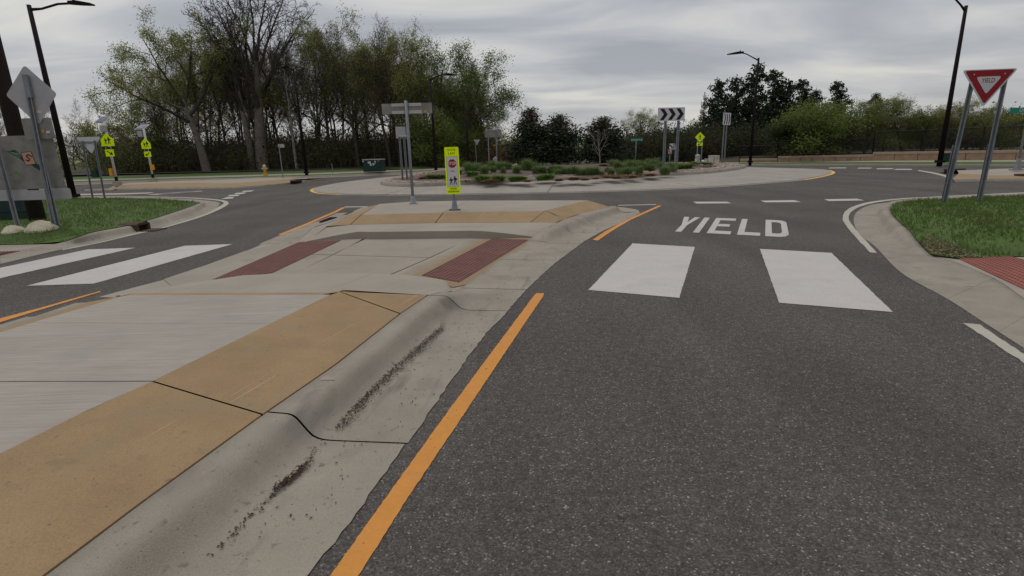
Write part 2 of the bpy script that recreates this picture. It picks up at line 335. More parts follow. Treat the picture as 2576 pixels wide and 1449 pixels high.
# the bar left of it, and one more out of the frame
pl_, pr_ = np.array(at(220, 628)), np.array(at(341, 623.7)); vl, vr = np.array(at(0, 674.5)) - pl_, np.array(at(0, 700.6)) - pr_
vl, vr = vl / np.linalg.norm(vl) * 2.95, vr / np.linalg.norm(vr) * 2.95
band('crosswalk_bar', WHITE, [pl_, pl_ + vl], [pr_, pr_ + vr], .004, road, 40, .006)
# "+"
s_ = pl_ - np.array(at(465, 618.7)); band('crosswalk_bar', WHITE, [pl_ + s_, pl_ + s_ + vl], [pr_ + s_, pr_ + s_ + vr], .004, road, 40, .006)
for q in ([(1743, 507.7), (1828, 507.7), (1840, 511.7), (1753, 512.4)], [(1913, 505), (1998, 504), (2015, 508.4), (1925, 509.4)], [(2073, 501.7), (2155, 500), (2175, 504.4), (2085, 506)],
          [(570, 496.3), (589.5, 495.8), (585, 499.6), (556, 501)], [(579, 490.6), (604, 489.6), (598, 493.2), (571, 494.3)], [(595, 485.2), (620, 484.4), (613, 487.6), (588, 488.9)], [(614, 480), (640, 479), (632, 482), (607, 483)],
          [(2087, 421.8), (2130, 421.6), (2128, 423.4), (2084, 423.6)], [(2161, 422), (2195, 422), (2190, 423.9), (2155, 424)], [(2208, 423.5), (2250, 423.5), (2243, 425.6), (2203, 425.7)], [(2255, 425), (2296, 425.2), (2292, 427.3), (2248, 427.3)]):
    sheet('yield_dash', WHITE, ats(q), .004, road)
def word(quad, m, strokes):
    P = [np.array(at(*q)) for q in quad]   # TL TR BR BL
    f = lambda u, v: tuple(((1 - u) * (v * P[0] + (1 - v) * P[3]) + u * (v * P[1] + (1 - v) * P[2]))[:2])
    for polys in strokes:
        b = MB()
        for pl in polys:
            i0 = len(b.v); b.v += [(*f(u, v), .004) for u, v in pl]; b.f.append(tuple(range(i0, i0 + len(pl))))
        b.build('painted_letter', m, road)
Dout = [(.815, 0), (.93, 0), (.975, .04), (1, .14), (1, .86), (.975, .96), (.93, 1), (.815, 1)]
Din = [(.868, .16), (.918, .16), (.943, .2), (.95, .28), (.95, .74), (.943, .8), (.918, .84), (.868, .84)]
LETTERS = [[[(.0, 1), (.055, 1), (.085, .62), (.115, 1), (.17, 1), (.11, .42), (.11, 0), (.055, 0), (.055, .42)]],
           [[(.215, 0), (.27, 0), (.27, 1), (.215, 1)]],
           [[(.335, 0), (.39, 0), (.39, 1), (.335, 1)], [(.391, 0), (.535, 0), (.535, .16), (.391, .16)], [(.391, .43), (.50, .43), (.50, .58), (.391, .58)], [(.391, .84), (.535, .84), (.535, 1), (.391, 1)]],
           [[(.59, 0), (.645, 0), (.645, 1), (.59, 1)], [(.646, 0), (.775, 0), (.775, .16), (.646, .16)]],
           [[Dout[i], Dout[(i + 1) % 8], Din[(i + 1) % 8], Din[i]] for i in range(8)]]
word([(1721, 545.7), (1977, 555), (1986, 597.5), (1683, 582)], WHITE, LETTERS)
word([(505, 479.5), (512, 481.5), (388, 490.8), (365, 488.8)], WHITE, LETTERS)
# orange lines
OA = ats([(831, 1449), (971, 1253.5), (1090, 1087), (1210, 923), (1345, 742), (1350, 738.2)]); OB = ats([(903, 1449), (1026, 1253.5), (1138, 1087), (1247, 923), (1367, 745), (1369, 738.5)])
ex = lambda L, k: [tuple(np.array(L[0]) + (np.array(L[0]) - np.array(L[1])) * k)] + L
band('orange_line', ORANGE, ex(OA, 8), ex(OB, 8), .004, road, 300, .0022)
for a, b in (([(1490.5, 604), (1520, 584), (1575, 553), (1628, 530), (1657, 517)], [(1504, 606), (1537, 583), (1585, 554.5), (1632, 533), (1665.5, 518)]),
             ([(700, 590.5), (769, 563), (839, 533), (861.5, 521.8)], [(708, 592), (778, 564), (848, 533.5), (869, 522.6)]),
             ([(-160, 845), (0, 802), (100, 775.5), (253, 732.5)], [(-160, 860), (0, 812), (100, 781), (253, 735.5)])):
    band('orange_line', ORANGE, ats(a), ats(b), .005, road, 60, .004)
# white edge lines
WO = [(2189.5, 635.7), (2152, 597), (2127, 567), (2118, 549.5), (2124.5, 532), (2144.5, 519.5), (2182, 508), (2257, 499.5), (2332, 495.7), (2432, 490.7), (2576, 484.5), (2800, 474)]
WI = [(2207, 637), (2164.5, 592), (2139.5, 562), (2133, 547), (2139.5, 534.5), (2157, 522), (2192, 511), (2262, 501.5), (2332, 497.3), (2432, 492.5), (2576, 486.5), (2800, 476)]
band('white_edge_line', WORN, smooth_line(ats(WO), 80), smooth_line(ats(WI), 80), .004, road, 80, .006)
band('white_edge_line', WORN, ats([(2423.7, 813.9), (2576, 913.9), (2900, 1120)]), ats([(2463.7, 817), (2576, 892), (2900, 1090)]), .004, road, 40, .006)
zq = lambda L: [(a / 4, 314.5 + b / 4) for a, b in L]
LO = zq([(620, 1262), (1000, 1192), (1350, 1104), (1600, 1052), (2000, 938), (2200, 857), (2292, 806), (2306, 783), (2272, 760), (2150, 744), (1900, 729), (1600, 721), (1140, 717.5), (400, 716)])
LI = zq([(640, 1248), (1000, 1174), (1350, 1086), (1600, 1034), (1980, 916), (2170, 840), (2245, 800), (2254, 784), (2232, 768), (2130, 753), (1890, 736), (1600, 726), (1140, 721.5), (400, 720)])
band('white_edge_line', WORN, smooth_line(ats(LO), 90), smooth_line(ats(LI), 90), .004, road, 90, .006)
band('white_edge_line', WHITE, ats([(1555, 516.2), (1650, 514.0)]), ats([(1555, 517.6), (1652, 515.4)]), .004, road, 10)
band('white_edge_line', WHITE, ats([(866.5, 520), (926, 519.6)]), ats([(868, 521.8), (926, 521.2)]), .004, road, 10)
band('white_edge_line', WORN, ats([(2310, 427.5), (2350, 434), (2385, 442), (2396, 450), (2388, 457)]), ats([(2310, 430), (2345, 436.5), (2375, 444), (2384, 450), (2380, 455)]), .004, road, 20)
band('white_edge_line', WORN, ats([(150, 488.5), (300, 486.5), (390, 483.8)]), ats([(150, 491.5), (300, 489.5), (372, 487)]), .0045, road, 20)

# ---- splitter island in front of the camera
isl = thing('splitter_island', 'raised concrete island with buff sloped edges and a level pedestrian cut', 'traffic island', kind='structure')
def yx(pts, z):
    q = sorted([at(a, b, z)[:2] for a, b in pts], key=lambda p: p[1]); return [p[1] for p in q], [p[0] for p in q]
def extd(Yx, k=-2.6):
    Y, X = Yx; s_ = (X[1] - X[0]) / (Y[1] - Y[0]); return [k] + Y, [X[0] + s_ * (k - Y[0]) * .9] + X
C0 = extd(yx([(757, 1449), (910, 1253.5), (1005.7, 1122.7), (1075.4, 1031), (1171, 896), (1232, 817.6), (1262, 790), (1318.5, 727), (1358, 690), (1395, 657), (1468, 604), (1513, 579), (1575, 551), (1608, 534)], .004))
C1 = extd(yx([(490, 1429), (603, 1326), (683, 1242.7), (809, 1103), (866, 1062), (1006, 922), (1135, 794)], .006))
C3 = extd(yx([(117, 1449), (377, 1252.7), (657, 1049), (848, 917), (1008, 790), (1072, 747)], .15))
C3far = yx([(1182, 708.6), (1265, 647), (1352, 600)], .02)
C3b = yx([(1402, 560), (1462, 537), (1535, 520)], .15)
Y3 = C3[0] + C3far[0] + C3b[0]; X3 = C3[1] + C3far[1] + C3b[1]
def kh(Y):                                       # kerb height along the island: full, dropped at the crossing, full again
    if Y < 5.0: return 1.0
    if Y < 5.75: t = (Y - 5.0) / .75; return 1 - t * t * (3 - 2 * t)
    if Y < 8.3: return 0.0
    if Y < 9.2: t = (Y - 8.3) / .9; return t * t * (3 - 2 * t)
    return 1.0
PROF = [(0, .006), (.9, .005), (1.0, .008), (1.10, .014), (1.20, .028), (1.30, .062), (1.40, .104), (1.47, .130), (1.54, .144), (1.62, .150), (2.0, .152)]
def x0(Y): return np.interp(Y, *C0)
def x3(Y): return np.interp(Y, Y3, X3)
def x1(Y):
    if Y < 5.0: return np.interp(Y, *C1)
    return x0(Y) + (x3(Y) - x0(Y)) * .50
def section(Y, jit=True):
    a, b, c = x0(Y), x1(Y), x3(Y); k = kh(Y); row = []
    sh = .18                                      # joints run slightly back from kerb to road
    for u, z in PROF:
        X = a + (b - a) * u if u <= 1 else b + (c - b) * (u - 1)
        zz = z * k + (.006 + .010 * u / 2) * (1 - k)
        row.append([X, Y - (2 - u) * .06, zz])
    if jit: row[0][0] += npr.uniform(-.007, .007)
    return row
def kerb_run(y0, y1, gap=.012, m=CONN):
    n = max(3, int((y1 - y0) / .06)); b = MB(); rows = [section(y) for y in np.linspace(y0, y1 - gap, n)]
    for r in rows: r.append([r[-1][0] - .003, r[-1][1], -.02])
    b.grid(rows); o = b.build('kerb_segment', m, isl, smooth=True); return o
for a, b in ((-2.5, 2.66), (2.66, 5.02), (5.02, 5.80), (5.80, 7.35), (7.35, 8.62), (8.62, 9.7), (9.7, 10.9), (10.9, 12.72)): kerb_run(a, b)
# rounded nose of the gutter round the tip
# dark base below the joints
TOPZ = .27
L4 = [at(a, b_, TOPZ) for a, b_ in ((0, 1141), (217, 1033), (383, 959), (680, 814), (831, 741))]
d4 = np.array(L4[0]) - np.array(L4[1]); L4e = tuple(np.array(L4[0]) + d4 / d4[1] * (-2.4 - L4[0][1]))
def in3(Y, off=.016): return (x3(Y) - off, Y, .152)
tipR = at(855, 734, TOPZ); cornerR = in3(5.03); hipR = in3(4.44)
def tan_piece(a, b_, n=14, name='buff_panel'):
    a, b_ = rs(a, n), rs(b_, n); q = MB(); q.grid([a, b_, [(p[0], p[1], p[2] - .09) for p in b_]]); q.grid([[(p[0], p[1], -.01) for p in a], a]); return q.build(name, TAN, isl)
def shrink(L, g0=.006, g1=.006):
    L = [np.array(p, float) for p in L]; a = L[1] - L[0]; c = L[-2] - L[-1]
    return [tuple(L[0] + a / np.linalg.norm(a) * g0)] + [tuple(p) for p in L[1:-1]] + [tuple(L[-1] + c / np.linalg.norm(c) * g1)]
tan_piece(shrink([in3(y) for y in np.linspace(-2.4, 2.63, 18)]), shrink([L4e, L4[0], L4[1], L4[2]]))
tan_piece(shrink([in3(y) for y in np.linspace(2.63, 4.43, 12)]), shrink([L4[2], L4[3], L4[4], tipR]))
q = MB(); q.add([in3(4.443), (tipR[0] + .006, tipR[1] + .002, tipR[2]), in3(5.02), in3(4.455)[:2] + (0,), in3(5.02)[:2] + (0,)], [(0, 2, 1), (0, 3, 4, 2)]); q.build('buff_panel', TAN, isl)
# left edge of the mound top, and the end ridge
L5 = [at(0, 836, TOPZ), at(150, 791, TOPZ), at(320, 742.5, TOPZ)]
d5 = np.array(L5[0]) - np.array(L5[1]); L5e = tuple(np.array(L5[0]) + d5 / d5[1] * (-2.4 - L5[0][1])) if abs(d5[1]) > .01 else L5[0]
endL, endR = np.array(L5[2]), np.array(L4[4])
rim = np.array([0, .085, 0.0])
def slab_poly(name, m, pts, z1, z0=-.01): q = MB(); q.slab(pts, z0, z1); return q.build(name, m, isl)
j1L, j1R = np.array(at(0, 957, TOPZ)), np.array(L4[2]); j1L = j1R + (j1L - j1R) * 1.0
j2L, j2R = np.array(at(140, 810, TOPZ)), np.array(L4[3])
def onL5(p):                                       # meet the left edge line at the joint's Y
    t = np.interp(p[1], [L5e[1], L5[0][1], L5[1][1], L5[2][1]], [L5e[0], L5[0][0], L5[1][0], L5[2][0]]); return (t, p[1], TOPZ)
gp = np.array([0, .006, 0])
l1 = onL5(j1L + (j1L - j1R) * .7); l2 = onL5(j2L)
slab_poly('concrete_slab', CONB, [tuple(L4e), tuple(L4[0]), tuple(L4[1]), tuple(j1R - gp), tuple(np.array(l1) - gp), L5e], TOPZ)
slab_poly('concrete_slab', CONB, [tuple(j1R + gp), tuple(j2R - gp * .3), tuple(np.array(l2) - gp * .3), tuple(np.array(l1) + gp)], TOPZ)
slab_poly('concrete_slab', CONB, [tuple(j2R + gp * .3), tuple(endR), tuple(endL), tuple(L5[1]), tuple(np.array(l2) + gp * .3)], TOPZ)
# tan rim and end slope, left slope, left kerb and gutter
MS = [(-300, 910), (0, 817), (167, 766), (287, 733), (413, 700.6), (520, 664), (617, 629), (701.5, 593), (770, 566), (809, 553), (842, 538), (866.5, 525.5)]
M0 = ats(MS, .004)
lk = np.array([-.36, 0, 0])
baseL = np.array([endL[0] - .62, endL[1] + .28, .14]); baseR = np.array(cornerR)
q = MB(); a = rs([endL, endR, np.array(tipR)], 12); b_ = [tuple(np.array(p) + rim + [0, 0, -.004]) for p in a]; c_ = rs([baseL + [.1, .05, 0], baseR - [.02, 0, 0]], 12)
q.grid([a, b_, c_]); q.build('buff_panel', TAN, isl)
Lslope = [np.array(p) + [-.5, .0, -.11] for p in (L5e, L5[0], L5[1], L5[2])]; Lslope[-1] = baseL
q = MB(); q.grid([[tuple(p) for p in (L5e, L5[0], L5[1], L5[2])], [tuple(p) for p in Lslope]]); q.build('buff_panel', TAN, isl)
m0y = ([p[1] for p in M0], [p[0] for p in M0])
def mx0(Y): return np.interp(Y, *m0y)
def left_run(ys, inner, k0=1.0):
    rows = []
    for Y, P in zip(ys, inner):
        a = mx0(Y); zt = P[2]; rows.append([(a + npr.uniform(-.006, .006), Y, .004), (a + (P[0] - a) * .62, Y, .008), (a + (P[0] - a) * .72, Y, zt * .55), (a + (P[0] - a) * .80, Y, zt * .97), (P[0] + .003, P[1], zt)])
    q = MB(); q.grid(rows); return q.build('kerb_segment', CONK, isl, smooth=True)
ys = np.linspace(1.6, baseL[1], 24); inn = [(np.interp(y, [p[1] for p in Lslope], [p[0] for p in Lslope]), y, .138) for y in ys]; left_run(ys, inn)

# near lip slab (kerb of the cut-through on the camera side)
lipB = [at(1155, 708, .02), at(1090, 697, .085), at(1025, 689, .13), at(925, 685, .145), at(692, 687, .145), at(623, 689, .14), at(560, 699, .085), at(500, 707, .05), at(400, 722, .03), at(300, 737, .02)]
lipF = [tuple(baseR + [0.0, .03, 0]), at(1000, 744, .132), at(830, 742, .135), at(690, 742, .135), at(500, 742, .13), at(400, 742, .10), at(300, 743, .04)]
n = 31; lipB = [(x3(5.62) - .02, 5.62, .03), at(1120, 702, .06)] + lipB[2:]
lb, lf = rs(lipB, n), rs([(x3(5.03) - .012, 5.033, .151)] + [tuple(np.array(baseR) * (1 - t) + np.array([baseL[0] + .1, baseL[1] + .08, .13]) * t + [0, .02, 0]) for t in (.3, .6, .9)] + [at(290, 741, .03)], n)
for i0, i1 in ((0, 9), (9, 20), (20, n - 1)):
    q = MB(); A, B = lf[i0:i1 + 1], lb[i0:i1 + 1]
    A = [tuple(p) for p in A]; B = [tuple(p) for p in B]
    if i0: A[0] = tuple(np.array(A[0]) * .992 + np.array(A[1]) * .008); B[0] = tuple(np.array(B[0]) * .97 + np.array(B[1]) * .03)
    mid = [tuple(np.array(a) * .06 + np.array(b) * .94) for a, b in zip(A, B)]; low = [(p[0], p[1] + .004, 0.0) for p in B]
    B2 = [(p[0], p[1], p[2] - .012) for p in B]
    q.grid([A, mid, B2, low])
    if not i0: q.add([A[0], B2[0], (B2[0][0], B2[0][1], -.01), (A[0][0], A[0][1], -.01)], [(0, 1, 2, 3)])
    q.build('concrete_slab', CON, isl)
# floor of the cut-through
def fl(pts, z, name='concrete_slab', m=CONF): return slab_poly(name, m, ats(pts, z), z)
ys_ = np.linspace(5.02, 9.4, 12); q = MB(); q.grid([[(x3(y) + .005, y, .003) for y in ys_], [(mx0(y + .9) + .06, y + .9, .003) for y in ys_]]); q.build('base_concrete', CON, isl)
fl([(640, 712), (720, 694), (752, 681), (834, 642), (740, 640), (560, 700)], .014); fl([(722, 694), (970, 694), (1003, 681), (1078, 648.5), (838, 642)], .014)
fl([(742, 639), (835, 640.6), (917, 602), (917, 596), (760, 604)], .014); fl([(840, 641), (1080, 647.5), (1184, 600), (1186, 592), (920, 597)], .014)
RUST = stain_mat(at(1061.8, 690), at(1238.5, 600), .36)
fl([(1000, 692), (1140, 722), (1190, 712), (1345, 603), (1340, 596), (1187, 597)], .0135, m=RUST)
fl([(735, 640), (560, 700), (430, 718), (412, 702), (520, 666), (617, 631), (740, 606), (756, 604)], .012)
def tactile(pts, z, parent, m, name, nu, nv, label=None):
    P = [np.array(p) for p in pts]; t = MB(); t.slab([tuple(p) for p in P], -.005, z); o = t.build('tactile_panel', m, parent)
    d = MB(); nu = max(2, int(np.linalg.norm(P[1] - P[0]) / .06)); nv = max(2, int(np.linalg.norm(P[3] - P[0]) / .06))
    for i in range(nu):
        for j in range(nv):
            u, v = (i + .5) / nu, (j + .5) / nv
            c = (1 - u) * ((1 - v) * P[0] + v * P[3]) + u * ((1 - v) * P[1] + v * P[2])
            vs = [(c[0] + r * math.cos(k * math.pi / 3), c[1] + r * math.sin(k * math.pi / 3), h) for r, h in ((.0125, z), (.0085, z + .005)) for k in range(6)]
            d.add(vs, [(k, (k + 1) % 6, 6 + (k + 1) % 6, 6 + k) for k in range(6)] + [(6, 7, 8, 9, 10, 11)])
    q = d.build('truncated_domes', DOMEM, o); q['kind'] = 'stuff'; return o
tactile(ats([(1061.8, 692), (1155, 709), (1328.5, 603), (1238.5, 600.3)], .02), .021, isl, RED, 'x', 10, 50)
tactile(ats([(535, 703), (685, 686), (858, 604), (752, 609)], .02), .021, isl, RED, 'x', 10, 50)
# far lip, far mound
flF = [at(771.8, 607, .02), at(840, 593, .09), at(905, 582, .145), at(921.8, 583.6, .145), at(1188.5, 580.3, .145), at(1225, 582, .14), at(1290, 589, .08), at(1351.8, 597, .02)]
flB = [at(805, 572, .13), at(882, 565, .149), at(1000, 562.5, .149), at(1095, 561, .149), at(1210, 560, .149), at(1335, 559.3, .149), at(1401, 559.6, .149)]
A, B = rs(flF, 29), rs(flB, 29)
for i0, i1 in ((0, 8), (8, 20), (20, 28)):
    q = MB(); a, b_ = [tuple(p) for p in A[i0:i1 + 1]], [tuple(p) for p in B[i0:i1 + 1]]
    if i0: a[0] = tuple(np.array(a[0]) * .98 + np.array(a[1]) * .02); b_[0] = tuple(np.array(b_[0]) * .98 + np.array(b_[1]) * .02)
    ch = [tuple(np.array(p) * .95 + np.array(r) * .05 + [0, 0, .006]) for p, r in zip(a, b_)]
    q.grid([[(p[0], p[1], 0) for p in a], a, ch, b_])
    for e_ in ([0] if not i0 else []) + ([-1] if i1 == 28 else []): q.add([a[e_], b_[e_], (b_[e_][0], b_[e_][1], -.01), (a[e_][0], a[e_][1], -.01)], [(0, 1, 2, 3)])
    q.build('concrete_slab', CON, isl)
TZ = .28
tl = [at(821, 569.2, .152), at(882, 565, .152), at(1095, 560.6, .152), at(1335, 559, .152), at(1400, 559.2, .152)]
tu = [at(908.5, 540.3, TZ), at(1115, 534.6, TZ), at(1371.8, 530.3, TZ)]
def tan_q(pts): q = MB(); q.add(pts, [tuple(range(len(pts)))]); return q.build('buff_panel', TAN, isl)
def gapx(p, d): return (p[0] + d, p[1], p[2])
tan_q([gapx(tl[1], .008), gapx(tl[2], -.008), gapx(tu[1], -.008), gapx(tu[0], .008)])
tan_q([gapx(tl[2], .008), gapx(tl[3], -.008), gapx(tu[2], -.012), gapx(tu[1], .008)])
rt = [at(1371.8, 530.3, TZ), at(1478.5, 503.6, TZ)]; ro = [at(1400, 559.2, .152), at(1420, 549, .152), at(1462, 537, .152), at(1500, 529, .152), at(1535, 520.6, .152)]
tan_q([gapx(tl[3], .008), tl[4], at(1417, 550, .152), gapx(rt[0], -.002)])
q = MB(); a = rs([at(1420, 548.8, .152)] + ro[2:], 9); b_ = rs([gapx(rt[0], .008), rt[1]], 9); q.grid([a, b_]); q.build('buff_panel', TAN, isl)
q = MB(); q.grid([[(p[0], p[1], p[2] - .02) for p in rs([tl[3], tl[4]] + ro[2:], 11)], [(p[0], p[1], p[2] - .02) for p in rs([tu[2], rt[1]], 11)]]); q.build('buff_base', TAN, isl)
lo_ = [at(821, 569.2, .152), at(870, 546.5, .152), at(930, 519.5, .152)]
tan_q([gapx(tl[1], -.008), gapx(tu[0], -.006), tl[0]])
q = MB(); q.grid([rs([tl[0], lo_[1], lo_[2]], 6), rs([gapx(tu[0], -.012), at(955, 513, TZ)], 6)]); q.build('buff_panel', TAN, isl)
rear = [at(1478.5, 503.6, TZ), at(1400, 503.9, TZ), at(1180, 504.5, TZ), at(1035, 507, TZ), at(955, 513, TZ)]
top_poly = [tu[0], tu[1], tu[2]] + rear
cutA, cutB = tu[1], rear[2]
slab_poly('concrete_slab', CON, [gapx(tu[0], .01), gapx(tu[1], -.005), gapx(rear[2], -.005), rear[3], rear[4]], TZ)
slab_poly('concrete_slab', CON, [gapx(tu[1], .005), gapx(tu[2], -.005), rear[0], rear[1], gapx(rear[2], .005)], TZ)
rb = [at(1534, 520.3, .13), tuple(np.array(rear[1]) + [.35, .75, -.13]), tuple(np.array(rear[2]) + [0, .8, -.13]), tuple(np.array(rear[3]) + [-.3, .7, -.13]), at(930, 519.5, .152)]
q = MB(); q.grid([[(p[0], p[1], p[2] - .002) for p in rear], rb]); q.build('buff_panel', TAN, isl)
nose_i = smooth_line([at(1534, 520.3, .152), at(1526, 516.5, .152)] + rb[1:], 60)
nose_o = smooth_line([at(1608, 534, .004), at(1607, 528, .004), at(1585, 524, .004), tuple(np.array(at(1556, 521, .004)) + [0, .15, 0])] + [(p[0] + dx, p[1] + .45, .004) for p, dx in zip(rb[1:], (.3, .1, -.15, -.25))], 60)
nose_m = [tuple(.28 * np.array(p) + .72 * np.array(q_) + [0, 0, -.055]) for p, q_ in zip(nose_o, nose_i)]; nose_n = [tuple(.5 * np.array(p) + .5 * np.array(q_) + [0, 0, -.06]) for p, q_ in zip(nose_o, nose_i)]
b = MB(); b.grid([nose_o, nose_n, nose_m, nose_i]); b.build('kerb_segment', CONN, isl, smooth=True)
# left gutter and kerb of the far mound
P0_, P1_ = at(746, 611, .015), at(786, 573.5, .14)
ysl = np.linspace(P0_[1], lo_[2][1], 24)
inn = [(np.interp(y, [P0_[1], P1_[1], lo_[1][1], lo_[2][1]], [P0_[0], P1_[0], lo_[1][0] - .02, lo_[2][0]]), y, float(np.interp(y, [P0_[1], P1_[1]], [.015, .148]))) for y in ysl]
q = MB(); qa = [P0_, P1_, tuple(np.array(tl[0]) + [0, 0, -.004]), at(772.5, 607.5, .018)]; q.slab([p[:2] for p in qa], -.01, [p[2] for p in qa]); q.build('concrete_slab', CON, isl)
q = MB(); qa = [P1_, tuple(np.array(lo_[1]) + [0, 0, -.003]), tuple(np.array(tl[0]) + [0, 0, -.003])]; q.slab([p[:2] for p in qa], -.01, [p[2] for p in qa]); q.build('concrete_slab', CON, isl)
left_run(ysl, inn)
for pts in ([(803, 559), (830, 548.5), (848, 548), (826, 558)],):
    P = ats(pts, .02); o = MB().slab(P, 0, .03).build('drain_grate', IRON, isl)
    for k in range(5):
        t = (k + .5) / 5; a = np.array(P[0]) * (1 - t) + np.array(P[3]) * t; b_ = np.array(P[1]) * (1 - t) + np.array(P[2]) * t
        MB().tube([tuple(a + [0, 0, .016]), tuple(b_ + [0, 0, .016])], .012, 4).build('grate_bar', DARK, o)
P = ats([(864, 543), (881, 534), (892, 534), (876, 543.5)], .12); MB().slab(P, .0, .145).build('inlet_casting', IRON, isl)

# ---- central island: truck apron, kerb, planting bed
ap_px = [(1093, 435.5), (1000, 444), (944, 449.5), (869, 458), (819, 467), (795, 473), (784.5, 478.5), (800, 486), (850, 489), (900, 490.5), (1040, 491.5), (1288, 487), (1500, 483), (1750, 474), (1900, 463), (2000, 455), (2050, 447), (2085, 439), (2094, 434), (2088, 430), (2070, 426)]
ap = ats(ap_px, .006)
ap_close = [(14.5, 34.5, .006), (10, 40, .006), (3, 42, .006), (-4, 41.5, .006)]
apo = smooth_line(ap + ap_close + [ap[0]], 130)[:-1]
KB, KT = .22, .37
in_px = [(956.5, 463), (969, 468), (1006, 470.5), (1060, 470), (1119, 467), (1288, 458.5), (1413, 453), (1538, 447.8), (1688, 442), (1788, 436.6), (1863, 426.6), (1885, 419)]
ki = ats(in_px, KB)
ki_close = [(12.2, 31.5, KB), (9, 36, KB), (3, 38, KB), (-3, 36.5, KB), (-6, 31, KB)]
kio = smooth_line(ki + ki_close + [ki[0]], 130)[:-1]
cen = np.array([3.2, 29.5])
def by_angle(L):
    a = np.unwrap([math.atan2(p[1] - cen[1], p[0] - cen[0]) for p in L]); return a
def ring_at(L, th):
    a = np.array([math.atan2(p[1] - cen[1], p[0] - cen[0]) for p in L]); r = np.array([math.hypot(p[0] - cen[0], p[1] - cen[1]) for p in L])
    o = np.argsort(a); a, r = a[o], r[o]; a = np.r_[a[-1] - 2 * math.pi, a, a[0] + 2 * math.pi]; r = np.r_[r[-1], r, r[0]]
    t = (th + math.pi) % (2 * math.pi) - math.pi; return np.interp(t, a, r)
def pol(th, r, z): return (cen[0] + r * math.cos(th), cen[1] + r * math.sin(th), z)
roundabout = thing('central_island', 'round central island ringed by a wide concrete truck apron', 'traffic island', kind='structure')
NA = 12
for s_ in range(NA):                              # apron slabs between radial joints
    ths = np.linspace(2 * math.pi * s_ / NA + .35, 2 * math.pi * (s_ + 1) / NA + .35, 14); gth = .0012
    ths[0] += gth; ths[-1] -= gth; q = MB()
    rows = []
    for f_, z in ((0, .006), (.004, .035), (.05, .05), (.35, .10), (.36, .099), (.7, .165), (1, KB)):
        rows.append([pol(t, ring_at(apo, t) * (1 - f_) + (ring_at(kio, t) + .02) * f_, z) for t in ths])
    q.grid(rows); q.build('apron_slab', APR, roundabout)
    q = MB(); rows = []
    for o_, z in ((.04, KB - .05), (.03, KB), (-.02, KB + .10), (-.06, KT - .01), (-.10, KT), (-.26, KT), (-.28, KB)):
        rows.append([pol(t, ring_at(kio, t) + o_, z) for t in ths])
    q.grid(rows); q.build('kerb_segment', CONK, roundabout, smooth=True)
yth = [t for t in np.linspace(-math.pi, math.pi, 200)]
def arc_line(m, p0, p1, wd):
    a = [p for p in apo]; i0 = min(range(len(a)), key=lambda i: math.hypot(a[i][0] - p0[0], a[i][1] - p0[1])); i1 = min(range(len(a)), key=lambda i: math.hypot(a[i][0] - p1[0], a[i][1] - p1[1]))
    L = a[i0:i1 + 1] if i0 < i1 else a[i1:i0 + 1]
    inner = L; outer = [tuple(np.array(p[:2]) + (np.array(p[:2]) - cen) / np.linalg.norm(np.array(p[:2]) - cen) * wd) for p in L]
    band('apron_edge_line', m, [p[:2] for p in inner], outer, .0042, road, len(L))
YL = mat('yellow_marking', (.68, .42, .10), rough=.7, var=.06, vs=5)
arc_line(YL, at(869, 458), at(860, 489.5), .14); arc_line(WORN, at(860, 489.5), at(2020, 452), .10); arc_line(YL, at(2020, 452), at(2080, 428), .16)
def bedz(X, Y):
    th = math.atan2(Y - cen[1], X - cen[0]); d = 1 - math.hypot(X - cen[0], Y - cen[1]) / max(ring_at(kio, th) - .3, .1); d = max(0, d)
    return KT - .05 + .34 * (1 - math.exp(-d * 3.2))
q = MB(); ths = np.linspace(0, 2 * math.pi, 97); rows = []
for f_ in (1, .97, .9, .8, .65, .5, .3, .02):
    rows.append([(lambda p: (p[0], p[1], bedz(p[0], p[1]) + npr.uniform(-.015, .015)))(pol(t, (ring_at(kio, t) - .24) * f_, 0)) for t in ths])
q.grid(rows); q.build('planting_bed', MULCH, roundabout)
def stones_mesh(places, name, mat_, parent):
    V, Fc = [], []; base = [(-1, -1, -.6), (1, -1, -.6), (1, 1, -.6), (-1, 1, -.6), (-.7, -.7, .6), (.7, -.7, .6), (.7, .7, .6), (-.7, .7, .6), (0, 0, .85)]
    fs = [(0, 1, 5, 4), (1, 2, 6, 5), (2, 3, 7, 6), (3, 0, 4, 7), (4, 5, 8), (5, 6, 8), (6, 7, 8), (7, 4, 8)]
    q = MB()
    for X, Y, Z, s_ in places:
        a = npr.uniform(0, 6.28); sx, sy, sz = s_ * npr.uniform(.7, 1.3), s_ * npr.uniform(.6, 1), s_ * npr.uniform(.45, .8)
        q.add([(X + (bx * sx * math.cos(a) - by * sy * math.sin(a)) * npr.uniform(.85, 1.1), Y + (bx * sx * math.sin(a) + by * sy * math.cos(a)) * npr.uniform(.85, 1.1), Z + bz * sz) for bx, by, bz in base], fs)
    return q.build(name, mat_, parent, recalc=False)
pl = []
for k in range(3400):
    t = npr.uniform(-math.pi, math.pi); side = abs((t + math.pi) % (2 * math.pi) - math.pi)
    wide = 1.9 if (t > 2.3 or t < -2.55 or -.35 < t < .6) else .32
    r = ring_at(kio, t) - .30 - abs(npr.normal(0, .5)) * wide * .8
    if r < ring_at(kio, t) - .3 - wide * 1.3: continue
    X, Y, _ = pol(t, r, 0); pl.append((X, Y, bedz(X, Y) + .03, npr.uniform(.05, .12)))
o = stones_mesh(pl, 'cobble_edging', COBB, roundabout); o['kind'] = 'stuff'

